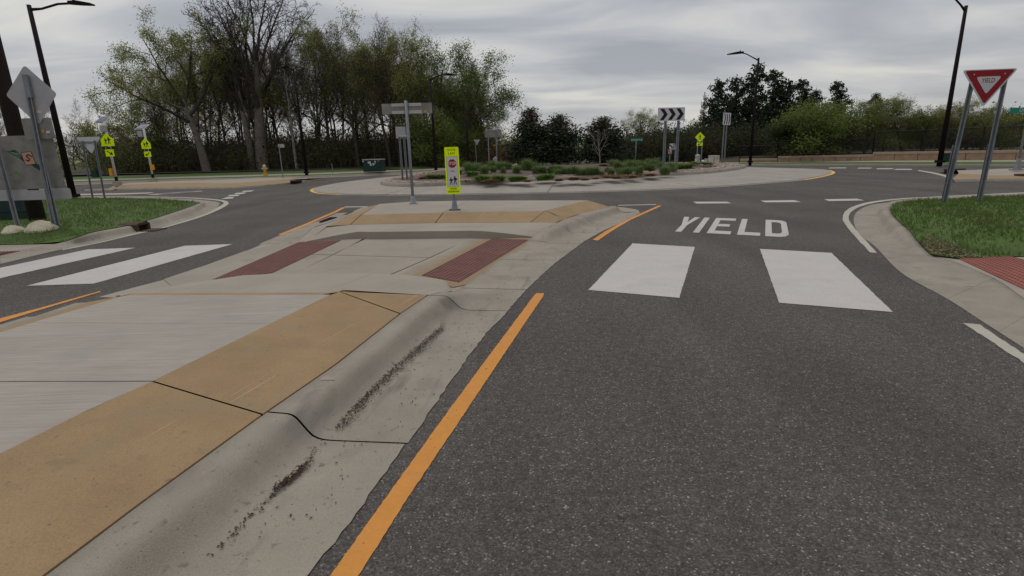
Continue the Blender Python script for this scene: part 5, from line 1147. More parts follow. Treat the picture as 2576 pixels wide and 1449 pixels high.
stx = bw(72, 399); gk = mat('dark_green_print', (.010, .05, .035), rough=.6); pk = mat('salmon_print', (.50, .27, .19), rough=.6)
wg = plate(o, 'sticker_wing', [(stx[0] - .40, stx[1] + .155), (stx[0] - .24, stx[1] + .18), (stx[0] - .10, stx[1] + .06), (stx[0] - .10, stx[1] - .07), (stx[0] - .20, stx[1] + .02)], .046, gk, .004)
for k in range(4): plate(o, 'wing_stripe', stroke((stx[0] - .355 + k * .04, stx[1] + .155 - k * .012), (stx[0] - .15 + k * .012, stx[1] + .01 + k * .032), .009), .0448, mat('pale_green_print', (.25, .36, .30), rough=.6) if k == 0 else bpy.data.materials['pale_green_print'], .001)
plate(o, 'sticker_wing', [(stx[0] + .02, stx[1] - .13), (stx[0] + .14, stx[1] - .10), (stx[0] + .32, stx[1] - .21), (stx[0] + .16, stx[1] - .24)], .046, gk, .004)
plate(o, 'sticker_edge', rpoly([(stx[0] - .128, stx[1] + .125), (stx[0] + .088, stx[1] + .145), (stx[0] + .132, stx[1] - .115), (stx[0] - .088, stx[1] - .135)], .025), .0445, SIGNK, .003)
plate(o, 'sticker', rpoly([(stx[0] - .118, stx[1] + .115), (stx[0] + .08, stx[1] + .135), (stx[0] + .122, stx[1] - .105), (stx[0] - .08, stx[1] - .125)], .025), .043, pk, .003)
sq = [(-.06, -.02), (-.02, -.05), (.03, -.02), (.0, .02), (-.03, .045), (.01, .08), (.055, .055), (.085, .025)]
for a, b in zip(sq[:-1], sq[1:]): plate(o, 'scribble', stroke((stx[0] + a[0], stx[1] + a[1]), (stx[0] + b[0], stx[1] + b[1]), .024), .0418, SIGNK, .001)
gs_ = bw(43, 436); plate(o, 'green_sticker', [(gs_[0] - .055, gs_[1] + .03), (gs_[0] - .01, gs_[1] + .045), (gs_[0] + .055, gs_[1] - .02), (gs_[0] + .01, gs_[1] - .045)], .046, mat('green_sticker_print', (.10, .30, .06), rough=.6), .003)
bl = place(52, 576, .2); channel(o, bl[0] - p[0], -.1, bw(5, 371)[1], bl[1] - p[1] - .05, .075, x1=bl[0] - p[0] + .0)
br_ = place(145, 574, .2); channel(o, br_[0] - p[0] + .03, -.1, bw(110, 371)[1], br_[1] - p[1] - .02, .085)
# diamond sign and its plaque on one post just in front
p = place(140, 574, .2); l = Loc(p); o = thing('diamond_sign', 'grey back of a diamond sign with a smaller plaque below, left foreground', 'road sign', p, 0.0)
cx, cz = l(77.5, 237.5); s_ = .50; dm = rpoly([(cx, cz - s_ * 1.16), (cx + s_, cz), (cx, cz + s_ * 1.08), (cx - s_, cz)], .06); plate(o, 'diamond_panel', dm, .012, ALU, .004)
plx, plz = l(94, 323); plate(o, 'plaque', rect(plx, plz, .60, .40, .05), .022, ALUD, .004)
tx, tz = l(66, 190); channel(o, 0, -.1, tz, -.04, .070, x1=tx); MB().box((tx + .01, -.035, tz - .2), (.085, .06, .42)).build('post_sleeve', GALV, o)
for a, b, m_ in ((90, 270, STICK), (107, 330, STICK)): q = l(a, b); plate(o, 'amber_sticker', rect(q[0], q[1], .055, .055, .012), .009, m_, .002)
for a, b in ((97, 281), (120, 332)): q = l(a, b); plate(o, 'white_sticker', rect(q[0], q[1], .075, .045), .009, SIGNW, .002)
# wooden pole, green box, boulders
p = place(95, 553, .22); X2, Z2 = vp(3, 75, p[1])
o = thing('utility_pole', 'thick dark wooden pole at the left edge behind the sign board', 'utility pole', p); MB().tube([(0, 0, -.2), (0, 0, 9.5)], [.165, .135], 14).build('pole_shaft', WOODP, o, smooth=True)
p = place(46, 549, .22); l = Loc(p); o = thing('utility_box', 'dark green utility pedestal on the lawn below the sign board', 'utility box', p, .15)
MB().box((0, 0, .09), (.82, .6, .18)).build('base', GREENBOX, o); MB().box((0, 0, .55), (.64, .45, .75), 0, .82).build('cabinet', GREENBOX, o); MB().box((0, 0, .20), (.86, .64, .03)).build('flange', GREENBOX, o)
def boulder(px, py, w_, h_, label, seed):
    p = place(px, py, .15); p = (p[0], p[1], zl(p[0], p[1]) - .02); R = np.random.RandomState(seed); bm = bmesh.new(); bmesh.ops.create_icosphere(bm, subdivisions=3, radius=1)
    for v in bm.verts:
        n_ = v.co.copy(); k = 1 + .10 * math.sin(n_.x * 3.1 + seed) + .08 * math.sin(n_.y * 4.3 + n_.z * 3) + R.normal(0, .015)
        v.co = Vector((n_.x * w_ / 2 * k, n_.y * w_ * .36 * k, max(-.3, n_.z) * h_ * k * (1 - .25 * abs(n_.x))))
    me = bpy.data.meshes.new('boulder'); bm.to_mesh(me); bm.free(); o = link('boulder', me, STONE); o.location = p; o.rotation_euler = (0, 0, R.uniform(-.2, .2)); tag(o, label, 'boulder', 'boulders on the left lawn')
boulder(35, 585, .50, .13, 'smaller pale boulder at the left picture edge', 1); boulder(112, 581, .74, .17, 'larger pale boulder at the foot of the sign posts', 2)
# left yield sign seen from the back
p = place(247, 494.5, .2); l = Loc(p); o = thing('yield_sign', 'grey back of a yield triangle on two posts at the left corner', 'road sign', p)
tl_, tr_, bt_ = l(191, 345), l(245, 345), l(226, 387); cx = (tl_[0] + tr_[0]) / 2 + .02; wt_ = (tr_[0] - tl_[0]) * 1.16; zt_ = tl_[1]
plate(o, 'panel', rpoly([(cx, bt_[1]), (cx + wt_ / 2, zt_), (cx - wt_ / 2, zt_)], .05), .05, SIGNW, .004)
for px0, px1 in ((232, 206), (262, 237)):
    b0 = l(px0, 494)[0]; channel(o, b0, -.2, zt_ - .14, .0, .06, x1=l(px1, 352)[0])
MB().box(((l(232, 494)[0] + l(262, 494)[0]) / 2, .03, zt_ - .20), (.66, .03, .06)).build('cross_bar', GALV, o)
# school crossing beacons
def beacon(px, py, z, P, lab, flip):
    p = place(px, py, z); l = Loc(p); o = thing('crossing_beacon', lab, 'crossing signal', p, 0, 'solar crossing beacons on the left island'); H = lambda y: l.h(y)
    POST = bpy.data.materials.get('white_post') or mat('white_post', (.50, .50, .48), rough=.5)
    k = mpp(*p) ; pw_ = (P['pent'][1] - P['pent'][0]) * k * 1.05; zt_, zb = H(P['pt']), H(P['pb'])
    MB().tube([(0, 0, -.05), (0, 0, .22), (0, 0, .24)], [.24, .22, .19], 12).build('concrete_footing', CON, o); MB().tube([(0, 0, .22), (0, 0, .48)], .085, 10).build('black_collar', DARK, o)
    pole(o, 0, .3, H(P['sol'][1]) + .05, .065, 0, POST)
    plate(o, 'crossing_sign', [(-pw_ / 2, zb), (pw_ / 2, zb), (pw_ / 2, zb + (zt_ - zb) * .52), (0, zt_), (-pw_ / 2, zb + (zt_ - zb) * .52)], -.085, FYG, .006); walkers(o, 0, zb + (zt_ - zb) * .12, (zt_ - zb) * .60, -.0865, SIGNK)
    b = H(P['bar']); MB().box((0, -.09, b), (pw_ * .95, .06, .10)).build('light_bar', SIGNK, o)
    for sx in (-.18, .22): MB().disc((sx * pw_, b), .03, -.125, -.119, 8).build('flasher_lens', SIGNW, o)
    z0, z1 = H(P['plq'][1]), H(P['plq'][0]); hw_ = (z1 - z0); plate(o, 'arrow_plaque', rect(0, (z0 + z1) / 2, hw_ * 1.25, hw_, .03), -.085, FYG, .005)
    f = -1 if flip else 1; c = ((0), (z0 + z1) / 2); q = MB(); q.prism(stroke((-f * hw_ * .36, c[1] + hw_ * .26), (f * hw_ * .10, c[1] - hw_ * .06), hw_ * .15), -.0865, -.0853); q.prism([(f * hw_ * .42, c[1] - hw_ * .30), (f * hw_ * .34, c[1] + hw_ * .16), (-f * hw_ * .08, c[1] - hw_ * .26)], -.0869, -.0857); q.build('arrow', SIGNK, o)
    s1, s0 = H(P['sol'][0]), H(P['sol'][1]); sw = P['sw'] * k; t = MB(); sl_ = thing; d_ = (s1 - s0)
    xs = -.18; fr_ = MB().add([(xs - sw * .55, -.05, s0), (xs + sw * .25, -.05, s0), (xs + sw * .55, .35, s1), (xs - sw * .25, .35, s1), (xs - sw * .55, -.02, s0 - .04), (xs + sw * .25, -.02, s0 - .04), (xs + sw * .55, .38, s1 - .04), (xs - sw * .25, .38, s1 - .04)], [(0, 1, 2, 3), (7, 6, 5, 4), (0, 4, 5, 1), (1, 5, 6, 2), (2, 6, 7, 3), (3, 7, 4, 0)]).build('solar_panel_frame', SIGNW, o)
    e_ = .06; MB().add([(xs - sw * .55 + e_ * 1.1, -.045, s0 + e_ * .55), (xs + sw * .25 - e_ * .6, -.045, s0 + e_ * .55), (xs + sw * .55 - e_ * 1.1, .34, s1 - e_ * .3), (xs - sw * .25 + e_ * .6, .34, s1 - e_ * .3)], [(0, 1, 2, 3)]).build('solar_cells', SOLAR, o).location = (0, -.012, .006)
    z0, z1 = H(P['box'][1]), H(P['box'][0]); MB().box((P['bx'], .02 if flip else -.1, (z0 + z1) / 2), (.26, .2, z1 - z0)).build('control_box', ALU, o)
    z0, z1 = H(P['btn'][1]), H(P['btn'][0]); MB().box((.12 if flip else -.16, -.05, (z0 + z1) / 2), (.14, .2, z1 - z0)).build('push_button', YEL, o)
beacon(296, 466, .2, dict(pent=(263, 293), pt=334, pb=367, bar=371.5, plq=(375, 393), sol=(290, 307), sw=30, box=(315, 330), bx=-.05, btn=(423, 441)), 'nearer solar crossing beacon with yellow green school sign, arrow down right', False)
beacon(387, 457, .2, dict(pent=(360, 382), pt=346.5, pb=374, bar=377, plq=(380.5, 394.5), sol=(311.5, 324), sw=26, box=(328, 343), bx=-.26, btn=(414, 427)), 'farther solar crossing beacon with yellow green school sign, arrow down left', True)
# small signs and posts seen beyond the roundabout
def back_sign(name, lab, px, py, z, plates, m=ALU, ph=None, posts=(0,), r=.03, cat='road sign', face=-1):
    p = place(px, py, z); l = Loc(p); o = thing(name, lab, cat, p); k = 1.0; top = 0
    for nm, x0_, y0_, x1_, y1_, mt, shp in plates:
        a, b = l(x0_, y1_), l(x1_, y0_); cx, cz, w_, h_ = (a[0] + b[0]) / 2, (a[1] + b[1]) / 2, b[0] - a[0], b[1] - a[1]; top = max(top, b[1])
        lean = l((x0_ + x1_) / 2, (y0_ + y1_) / 2)
        if shp == 'dia': poly = [(cx, cz - h_ / 2), (cx + w_ / 2, cz), (cx, cz + h_ / 2), (cx - w_ / 2, cz)]
        elif shp == 'tri': poly = [(cx, cz - h_ / 2), (cx + w_ / 2, cz + h_ / 2), (cx - w_ / 2, cz + h_ / 2)]
        elif shp == 'pent': poly = [(cx - w_ / 2, cz - h_ / 2), (cx + w_ / 2, cz - h_ / 2), (cx + w_ / 2, cz), (cx, cz + h_ / 2), (cx - w_ / 2, cz)]
        else: poly = rect(cx, cz, w_, h_, min(w_, h_) * .08)
        plate(o, nm, poly, .04 if face < 0 else -.05, mt, .006)
    for pxx in posts: x = l(pxx, py)[0] if pxx else 0; pole(o, x, -.2, top - .1 if ph is None else l(px, ph)[1], r, 0, n=6)
    return o, l
p = bedp(1018.5, 452); l = Loc(p); o = thing('chevron_sign', 'back of a narrow sign on paired posts at the left tip of the planting bed', 'road sign', p, R_(12))
z0, z1 = l.h(348), l.h(318); plate(o, 'panel', rect(-.02, (z0 + z1) / 2, .42, z1 - z0), .05, ALU, .005); MB().box((.05, .0, z0 + .10), (.34, .04, .06)).build('cross_bar', RAIL, o)
for x in (-.09, .10): channel(o, x, -.2, z0 + .12, 0, .06)
back_sign('small_sign', 'small sign on a thin grey post on the far left island', 712.5, 448, .2, [('panel', 699, 362.5, 714, 371.5, ALU, '')])
back_sign('two_post_sign', 'dark back of a rectangular sign on two posts right of the wood', 1241, 423, .1, [('panel', 1220, 325, 1260, 346, ALUD, '')], posts=(1231, 1251), r=.05)
back_sign('yield_sign', 'far grey back of a yield triangle on one post', 1199, 423, .1, [('panel', 1192, 351, 1207, 366, ALU, 'tri')])
back_sign('route_sign', 'tiny stack of white route plates far up the road', 1246.5, 424, .1, [('marker_plate', 1243, 393, 1249, 400, SIGNW, 'pent'), ('side_plate', 1239.5, 397, 1243, 403, SIGNW, 'dia'), ('shield_plate', 1243, 401, 1249, 407, SIGNW, ''), ('number_plate', 1244, 408, 1249, 414, SIGNW, '')])
o, l = back_sign('marker_post', 'short orange and white marker post left of the junipers', 1269.5, 423, .1, [], ph=410, r=.05); 
MB().tube([(0, 0, l.h(416)), (0, 0, l.h(411))], .054, 8).build('orange_sleeve', YEL, o)
back_sign('small_sign', 'little white board beside the leftmost juniper', 1291, 424, .1, [('panel', 1286.5, 412.5, 1295, 418.5, SIGNW, '')]); back_sign('warning_sign', 'tiny yellow diamond beside the leftmost juniper', 1298, 425, .1, [('panel', 1294.5, 409.5, 1301.5, 417.5, FYG, 'dia')])
back_sign('far_sign', 'square sign back with a diamond below, between the junipers', 1443, 412, .3, [('panel', 1437, 366, 1449, 382, ALU, ''), ('lower_diamond', 1439.5, 387, 1449.5, 400.5, ALU, 'dia')])
o, l = back_sign('crossing_sign', 'small pale yellow school crossing sign between the junipers', 1459.5, 415, .3, [('panel', 1455, 396, 1464, 406, mat('faded_yellow', (.62, .52, .16), rough=.6), 'pent')], posts=(1457.5, 1462)); c = l(1459.5, 402)
MB().prism(rect(c[0] - .05, c[1], .07, .26), -.056, -.052).build('walking_figure', SIGNK, o); MB().prism(rect(c[0] + .07, c[1], .07, .22), -.056, -.052).build('walking_figure', SIGNK, o)
p = place(1599, 405.5, .4); l = Loc(p); o = thing('street_sign', 'small green Braddock Tr street name blade on a thin post', 'street sign', p); a, b = l(1587, 355.3), l(1617, 347.8); w_ = b[0] - a[0]; cz = (a[1] + b[1]) / 2
plate(o, 'name_blade', rect((a[0] + b[0]) / 2, cz, w_, b[1] - a[1]), -.01, SIGNG, .01); text('Braddock Tr', (b[1] - a[1]) * .55, SIGNW, o, ((a[0] + b[0]) / 2 - w_ * .12, -.0112, cz), .8); plate(o, 'swoosh', [((a[0] + b[0]) / 2 + w_ * .30, cz - .05), ((a[0] + b[0]) / 2 + w_ * .46, cz + .07), ((a[0] + b[0]) / 2 + w_ * .40, cz - .06)], -.012, SIGNW, .001); pole(o, 0, -.3, a[1], .03, .01)
o, l = back_sign('lane_sign', 'white lane arrow sign partly behind the right chevron post', 1697, 411, .4, [('panel', 1683, 361, 1698, 376, SIGNW, '')], face=1); c = l(1689.5, 368.5)
q = MB(); q.prism(stroke((c[0] - .16, c[1] + .10), (c[0] + .02, c[1] - .02), .07), -.056, -.051); q.prism(stroke((c[0] + .02, c[1] - .14), (c[0] + .02, c[1] - .02), .07), -.0565, -.0515); q.prism(stroke((c[0] + .13, c[1] - .14), (c[0] + .13, c[1] + .14), .06), -.056, -.051); q.build('lane_arrows', SIGNK, o)
o, l = back_sign('no_turn_sign', 'small white no turn sign left of the lane arrow sign', 1684.5, 408, .4, [('panel', 1680, 376.5, 1690, 386.5, SIGNW, '')], face=1); c = l(1685, 381.5)
q = MB()
for k in range(16): a0, a1 = k * math.pi / 8, (k + 1) * math.pi / 8; q.prism([(c[0] + r * math.cos(t), c[1] + r * math.sin(t)) for r, t in ((.13, a0), (.13, a1), (.10, a1), (.10, a0))], -.056, -.051)
q.prism(stroke((c[0] - .08, c[1] + .08), (c[0] + .08, c[1] - .08), .03), -.0575, -.0565); q.build('red_ring', SIGNR, o); MB().prism(stroke((c[0] - .06, c[1] + .02), (c[0] + .05, c[1] - .06), .04), -.0558, -.051).build('turn_arrow', SIGNK, o)
# yellow pedestrian diamond on two posts
p = place(1758, 411, .35); l = Loc(p); o = thing('pedestrian_diamond', 'yellow green pedestrian diamond with arrow plaque on two posts', 'road sign', p); a, b = l(1747.5, 358), l(1774, 332); cx, cz, s_ = (a[0] + b[0]) / 2, (a[1] + b[1]) / 2, (b[0] - a[0]) / 2
plate(o, 'diamond_panel', rpoly([(cx, cz - s_), (cx + s_, cz), (cx, cz + s_), (cx - s_, cz)], .04), -.02, FYG, .006); walkers(o, cx, cz - s_ * .55, s_ * 1.12, -.0216, SIGNK, False)
a, b = l(1752, 366.8), l(1767.5, 358.6); plate(o, 'arrow_plaque', rect((a[0] + b[0]) / 2, (a[1] + b[1]) / 2, b[0] - a[0], b[1] - a[1], .03), -.026, FYG, .006); c = ((a[0] + b[0]) / 2, (a[1] + b[1]) / 2)
q = MB(); q.prism(stroke((c[0] + .10, c[1] + .05), (c[0] - .04, c[1] - .02), .04), -.0275, -.0262); q.prism([(c[0] - .12, c[1] - .06), (c[0] + .0, c[1] - .06), (c[0] - .07, c[1] + .04)], -.0279, -.0266); q.build('arrow', SIGNK, o)
for x in (1752.5, 1763.5): pole(o, l(x, 410)[0], -.2, cz, .032, .01)
# cabinets
p = place(1753.5, 413, .35); k = mpp(*p); o = thing('meter_pedestal', 'tall narrow grey white pedestal left of the beige cabinets', 'utility box', p); MB().box((0, 0, 8 * k), (9 * k, .35, 16 * k), 0, .85).build('housing', BEIGE, o); MB().tube([(.02, 0, 15 * k), (.02, 0, 22 * k), (.02, 0, 24 * k)], [.15, .15, .06], 10).build('round_cap', ALU, o, smooth=True); MB().box((0, -.18, 11 * k), (5 * k, .02, 6 * k)).build('meter_window', ALU, o)
p = place(1795, 412.5, .35); k = mpp(*p); o = thing('cabinet', 'larger beige metal cabinet behind the planting bed', 'utility box', p); MB().box((0, 0, 9.5 * k), (20 * k, .5, 19.5 * k)).build('body', BEIGE, o); MB().box((0, 0, 19.8 * k), (21 * k, .56, .05)).build('lid', BEIGE, o); MB().box((-3 * k, -.26, 8.5 * k), (.03, .02, 15 * k)).build('door_seam', ALUD, o); MB().box((5 * k, -.265, 14 * k), (.09, .03, .06)).build('latch', GALV, o)
p = place(1779.5, 411.5, .35); o = thing('cabinet', 'smaller beige cabinet left of the larger one', 'utility box', p); MB().box((0, 0, 5.5 * k), (10.5 * k, .45, 11 * k)).build('body', BEIGE, o); MB().box((0, -.04, 11 * k), (11 * k, .5, .06)).build('lid', ALU, o); MB().box((-2 * k, -.235, 5 * k), (.03, .02, 7 * k)).build('door_seam', ALUD, o)
p = place(1768, 410.5, .35); o = thing('vent_cap', 'small white domed vent left of the smaller cabinet', 'vent', p); MB().tube([(0, 0, 0), (0, 0, .12), (0, 0, .18), (0, 0, .20)], [.13, .13, .09, .02], 12).build('dome', SIGNW, o, smooth=True)
# chevron boards on the central island
p = bedp(1684, 433); l = Loc(p); o = thing('chevron_board', 'white board with three black chevrons on two posts, central island', 'road sign', p, R_(3)); a, b = l(1653, 305.4), l(1723.5, 269.5); cx, cz, w_, h_ = (a[0] + b[0]) / 2, (a[1] + b[1]) / 2, b[0] - a[0], b[1] - a[1]
plate(o, 'panel', rect(cx, cz, w_, h_, .03), -.03, SIGNW, .008)
for k in range(3):
    x = cx - w_ * .275 + k * w_ * .298; t = w_ * .145; e_ = h_ * .425
    plate(o, 'chevron', [(x - t, cz + e_), (x, cz + e_), (x + t, cz), (x, cz - e_), (x - t, cz - e_), (x, cz)], -.0315, SIGNK, .0012)
for x in (1668.5, 1701): xx = l(x, 433)[0]; channel(o, xx, -.3, cz + h_ * .3, .0, .085)
p = bedp(1819.5, 413); l = Loc(p); o = thing('chevron_board', 'white chevron board turned nearly edge on, right end of the island', 'road sign', p, R_(43)); z0, z1 = l.h(314.5), l.h(284); w_ = .90; cz = (z0 + z1) / 2; h_ = z1 - z0
plate(o, 'panel', rect(0, cz, w_, h_, .02), -.03, SIGNW, .008)
for k in range(3):
    x = -w_ * .26 + k * w_ * .29; t = w_ * .13; e_ = h_ * .43; plate(o, 'chevron', [(x - t, cz + e_), (x, cz + e_), (x + t, cz), (x, cz - e_), (x - t, cz - e_), (x, cz)], -.0315, SIGNK, .0012)
for x in (-.19, .12): channel(o, x, -.3, cz, .0, .07)
# ---- lamps
def lamp(lab, px, py, z, ytop, pts, head=None, r0=.11, r1=.07, m=BRONZE, square=False, hl=.75, dy=0.0, grp='street lamps'):
    p = place(px, py, z); l = Loc(p); o = thing('street_lamp', lab, 'street lamp', p, 0, grp); H = l.h(ytop); k = mpp(*p)
    MB().tube([(0, 0, -.2), (0, 0, H)], [r0, r1], 4 if square else 10).build('pole_shaft', m, o, smooth=not square)
    MB().box((0, 0, .06), (r0 * 2.6, r0 * 2.6, .12)).build('base_cover', m, o)
    if pts:
        lx = l(pts[0][0], pts[0][1])[0]; q = [(l(*a)[0] - lx, dy * i, l(*a)[1]) for i, a in enumerate(pts)]
        MB().tube(q, [r1 * .8] + [r1 * .55] * (len(q) - 1), 6).build('arm', m, o, smooth=True)
        if head:
            e_ = q[-1]; sx = 1 if head > 0 else -1; hq = MB().add([(e_[0] + sx * a * hl, e_[1] + b * .16, e_[2] + c) for a, b, c in ((-.12, -.5, .07), (-.12, .5, .07), (-.12, .5, -.03), (-.12, -.5, -.03), (.35, -1, .06), (.35, 1, .06), (.35, 1, -.05), (.35, -1, -.05), (1, -.8, -.035), (1, .8, -.035), (1, .8, -.085), (1, -.8, -.085))], [(0, 1, 5, 4), (1, 2, 6, 5), (2, 3, 7, 6), (3, 0, 4, 7), (4, 5, 9, 8), (5, 6, 10, 9), (6, 7, 11, 10), (7, 4, 8, 11), (3, 2, 1, 0), (8, 9, 10, 11)])
            hq.build('lamp_head', m, o); MB().tube([(e_[0] + sx * .12 * hl, e_[1], e_[2] + .05), (e_[0] + sx * .12 * hl, e_[1], e_[2] + .14)], .035, 8).build('photocell', m, o)
    return o
lamp('dark lamp with its arm to the right, left of the grey signs', 185, 496, .2, 9, [(80, 24), (110, 22), (150, 10), (185, 8)], 1, .125, .07, hl=.75)
lamp('tall dark lamp beside the YIELD sign, arm leaving the picture top', 2364, 409, .25, 16, [(2432, 28), (2420, 12), (2404, -6), (2380, -18)], -1, .125, .075, hl=.9)
lamp('dark lamp in front of the pine row, arm to the left', 1887, 409, .3, 146, [(1908, 152), (1893, 144), (1878, 136), (1866, 133)], -1, .095, .055, hl=.85)
lamp('dark lamp rising behind the horizontal sign back', 1097, 431, .25, 203, [(1090, 203), (1100, 195), (1118, 188), (1129, 187)], 1, .105, .06, hl=.6)
lamp('dark lamp pole at the green right end of the wood', 1179, 425, .2, 262, None, None, .095, .055)
lamp('dark lamp in front of the wood near the patchy white trunk', 771, 436, .3, 174, [(748, 178), (744, 174), (739, 172)], -1, .12, .06, hl=.4, dy=-.25)
lamp('small far grey lamp between the junipers, arm to the left', 1448, 412, .2, 311.5, [(1447, 317), (1440, 314), (1430, 311), (1427, 311)], -1, .10, .06, m=mat('grey_lamp_paint', (.10, .10, .105), rough=.5), hl=.7)
# ---- hydrant, utility boxes, markers on the far verge
p = place(668, 441, .3); o = thing('fire_hydrant', 'little cream and yellow fire hydrant at the foot of the bare grey tree', 'fire hydrant', p)
MB().tube([(0, 0, -.05), (0, 0, .12), (0, 0, .13)], [.16, .15, .10], 10).build('base', YEL, o); CRM = mat('cream_paint', (.55, .47, .22), rough=.5); MB().tube([(0, 0, .1), (0, 0, .55), (0, 0, .62), (0, 0, .72)], [.10, .10, .12, .05], 10).build('barrel', CRM, o, smooth=True)
for sx in (-1, 1): MB().tube([(0, 0, .45), (sx * .19, 0, .45)], .055, 8).build('nozzle', YEL, o)
p = place(943, 431.5, .25); l = Loc(p); k = mpp(*p); o = thing('utility_box', 'large dark green box with white stickers in front of the wood', 'utility box', p, R_(-4)); w_, h_ = 47 * k, 28.5 * k
MB().box((0, 0, h_ / 2), (w_, 1.0, h_)).build('body', GREENBOX, o); MB().box((0, -.02, h_ + .03), (w_ * 1.03, 1.08, .06)).build('lid', ALU, o); MB().box((-w_ * .46, -.51, h_ - .08), (.10, .02, .10)).build('lid_corner', SIGNW, o)
for a, b, c, d in ((-.14, .80, .22, .14), (-.07, .62, .12, .17), (.07, .64, .12, .16), (.18, .86, .12, .09), (.17, .73, .07, .06)): MB().box((a * w_, -.505, b * h_), (c, .012, d)).build('sticker', SIGNW, o)
MB().box((.36 * w_, -.505, .90 * h_), (.12, .012, .05)).build('orange_sticker', STICK, o)
back_sign('marker_post', 'thin silver marker stake left of the green utility box', 837, 433.5, .25, [], ph=411, r=.03)
p = place(243, 449, .2); o = thing('utility_box', 'small dark pedestal on the lawn behind the back of the left yield sign', 'utility box', p); MB().box((0, 0, .32), (.5, .4, .64), 0, .9).build('cabinet', GREENBOX, o); MB().box((0, 0, .66), (.52, .42, .05)).build('lid', GREENBOX, o)
p = place(2379, 407, .25); o = thing('utility_box', 'small dark green pedestal at the foot of the right hand lamp', 'utility box', p); MB().box((0, 0, .2), (.34, .34, .42), 0, .92).build('cabinet', GREENBOX, o); MB().box((0, 0, .43), (.35, .35, .05)).build('lid', GREENBOX, o)
p = place(2389.5, 404, .25); o = thing('marker_post', 'short white marker beside the small green pedestal', 'marker', p); pole(o, 0, -.1, .38, .05, 0, SIGNW)
# ---- right edge: street name blade, small yield, post
p = place(2558, 428.5, .2); l = Loc(p); o = thing('sign_post', 'grey post with square foot on the right leg island', 'post', p); MB().box((0, 0, .02), (.34, .34, .04)).build('foot_plate', GALV, o); MB().tube([(0, 0, .03), (0, 0, .10), (0, 0, .45)], [.14, .12, .06], 8).build('base_cone', GALV, o); pole(o, 0, .3, 3.1, .045, 0)
zz_ = vp(2600, 270, p[1])[1] - p[2]
p = place(2592, 405, .3); l = Loc(p); o = thing('street_sign', 'green Diffley street name blade cut off by the right edge', 'street sign', p); a, b = l(2538, 286), l(2625, 267.5); w_ = b[0] - a[0]; hb = (b[1] - a[1]) * .85; cz = (a[1] + b[1]) / 2
plate(o, 'name_blade', rect((a[0] + b[0]) / 2, cz, w_, hb), -.03, SIGNG, .01); text('Diffley Rd', hb * .62, SIGNW, o, ((a[0] + b[0]) / 2 + .05, -.0312, cz), .92); pole(o, 0, -.2, cz + hb * .6, .04, .01)
p = place(2493, 404, .27); l = Loc(p); o = thing('yield_sign', 'small red and white yield sign turned sideways behind the large one', 'road sign', p, R_(58)); z1, z0 = l.h(275), l.h(302); cz = z1; w_ = .9
plate(o, 'panel', rpoly([(0, z0), (w_ / 2, z1), (-w_ / 2, z1)], .04), -.02, SIGNW, .005); plate(o, 'red_face', rpoly([(0, z0 + .06), (w_ * .46, z1 - .02), (-w_ * .46, z1 - .02)], .03), -.0215, SIGNR, .0012); plate(o, 'white_centre', rpoly([(0, z0 + .30), (w_ * .22, z1 - .16), (-w_ * .22, z1 - .16)], .02), -.023, SIGNW, .0012)
for x in (-.16, .16): channel(o, x, -.2, z1 - .2, .01, .07)

# ---- plants of the central bed
def tuft(key, seed, n, h, sp_, m, wid=(.012, .03)):
    R = np.random.RandomState(seed); P = []
    a = R.uniform(0, 6.28, n); r = np.minimum(np.abs(R.normal(0, .28, n)), .55); hh2 = h * R.uniform(.5, 1.0, n); d = np.stack([np.cos(a), np.sin(a)], 1)
    b0 = np.c_[d * (r * .35)[:, None], np.zeros(n)]; mid = np.c_[d * (r * .35 + sp_ * .5 * r)[:, None], hh2 * .65]; tp = np.c_[d * (r * .35 + sp_ * (.4 + r))[:, None], hh2 * R.uniform(.75, 1.05, n)]
    sd = np.c_[-d[:, 1], d[:, 0], np.zeros(n)] * R.uniform(*wid, n)[:, None]
    V = np.stack([b0 - sd, b0 + sd, mid + sd * .8, mid - sd * .8, mid - sd * .8, mid + sd * .8, tp + sd * .1, tp - sd * .1], 1).reshape(-1, 3); me = qmesh('grass_clump', [(V, np.arange(len(V)).reshape(-1, 4), 0)]); me.materials.append(m); return me
TF = [tuft('a', 1, 300, .56, .34, TUFT, (.007, .018)), tuft('b', 2, 300, .46, .40, TUFT, (.007, .018)), tuft('c', 3, 300, .28, .44, TUFTB, (.015, .035)), tuft('d', 4, 260, .20, .46, RUSTY, (.008, .018))]
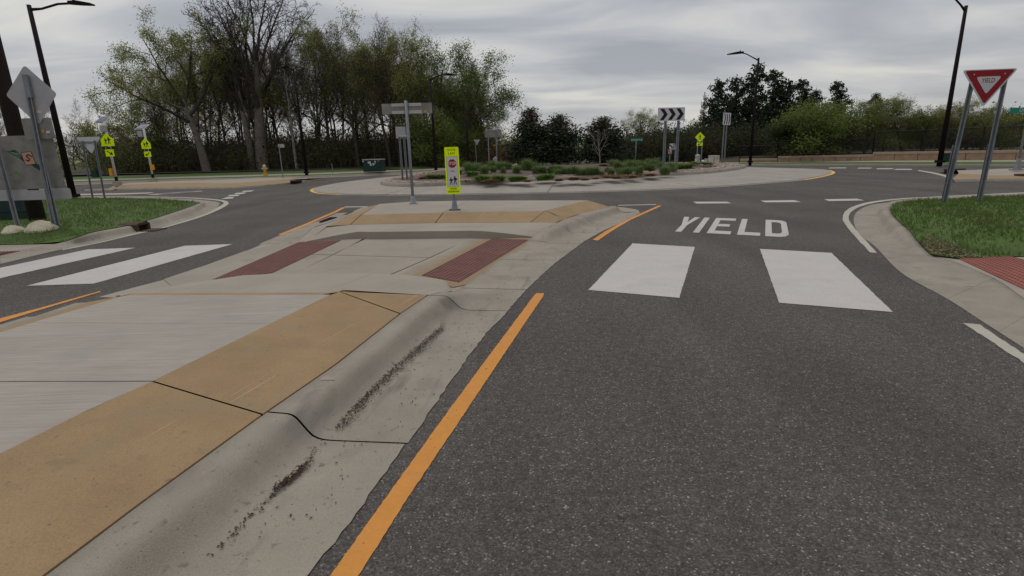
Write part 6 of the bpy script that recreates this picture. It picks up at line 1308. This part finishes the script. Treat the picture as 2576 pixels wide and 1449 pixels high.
def clump(px, py, kind, s_, label, group, flat=1.0):
    py = py - 6 * min(1, max(0, (py - 424) / 8)) if px > 1120 else py
    p = bedp(px, py); o = bpy.data.objects.new('grass_clump', TF[kind]); col.objects.link(o); o.location = p; o.rotation_euler = (0, 0, rnd.uniform(0, 6.28)); o.scale = (s_, s_, s_ * flat); return tag(o, label, 'plant', group)
GA, GB, GC = 'green grass clumps in the planting bed', 'low bright plants in the planting bed', 'dormant rusty grass clumps in the planting bed'
for px, py in ((1300, 436), (1322, 432), (1350, 434), (1366, 431), (1392, 430), (1420, 431), (1446, 427), (1476, 429), (1495, 427), (1540, 424), (1560, 426), (1590, 421), (1612, 423), (1640, 421), (1660, 419), (1675, 424), (1262, 436), (1238, 438), (1215, 440), (1545, 418), (1575, 417), (1605, 416), (1630, 415), (1655, 414), (1285, 430), (1255, 431), (1225, 433), (1200, 437), (1178, 441), (1688, 421), (1386, 428), (1332, 428), (1436, 430), (1620, 419), (1582, 424), (1270, 433), (1310, 431), (1345, 430), (1410, 427), (1460, 426), (1483, 425), (1530, 421), (1568, 420), (1597, 418), (1240, 434), (1645, 417), (1402, 433), (1455, 431), (1515, 427), (1550, 421)):
    clump(px + rnd.uniform(-4, 4), py + rnd.uniform(-1, 1), rnd.choice((0, 1, 1)), rnd.uniform(.6, 1.15), 'tufted green ornamental grass growing in the planting bed', GA)
for px, py in ((1312, 441), (1290, 442), (1362, 438), (1382, 437), (1130, 446), (1108, 448), (1250, 443), (1212, 445), (1712, 423), (1728, 421), (1745, 424), (1765, 422), (1782, 423), (1720, 419), (1150, 444), (1090, 449), (1185, 444)):
    clump(px + rnd.uniform(-4, 4), py, 2, rnd.uniform(.7, 1.1), 'low bright green leafy plant near the kerb of the planting bed', GB)
for px, py in ((1440, 437), (1475, 438), (1498, 435), (1520, 438), (1548, 435), (1592, 434), (1615, 436), (1640, 433), (1660, 435), (1690, 431), (1722, 430), (1748, 428), (1778, 426), (1585, 431), (1530, 433), (1065, 449), (1078, 452), (1635, 430), (1700, 428), (1735, 426), (1170, 448), (1235, 446), (1330, 442), (1405, 439)):
    clump(px + rnd.uniform(-5, 5), py, 3, rnd.uniform(.7, 1.2), 'low mound of dormant rusty brown grass in the planting bed', GC, .7)
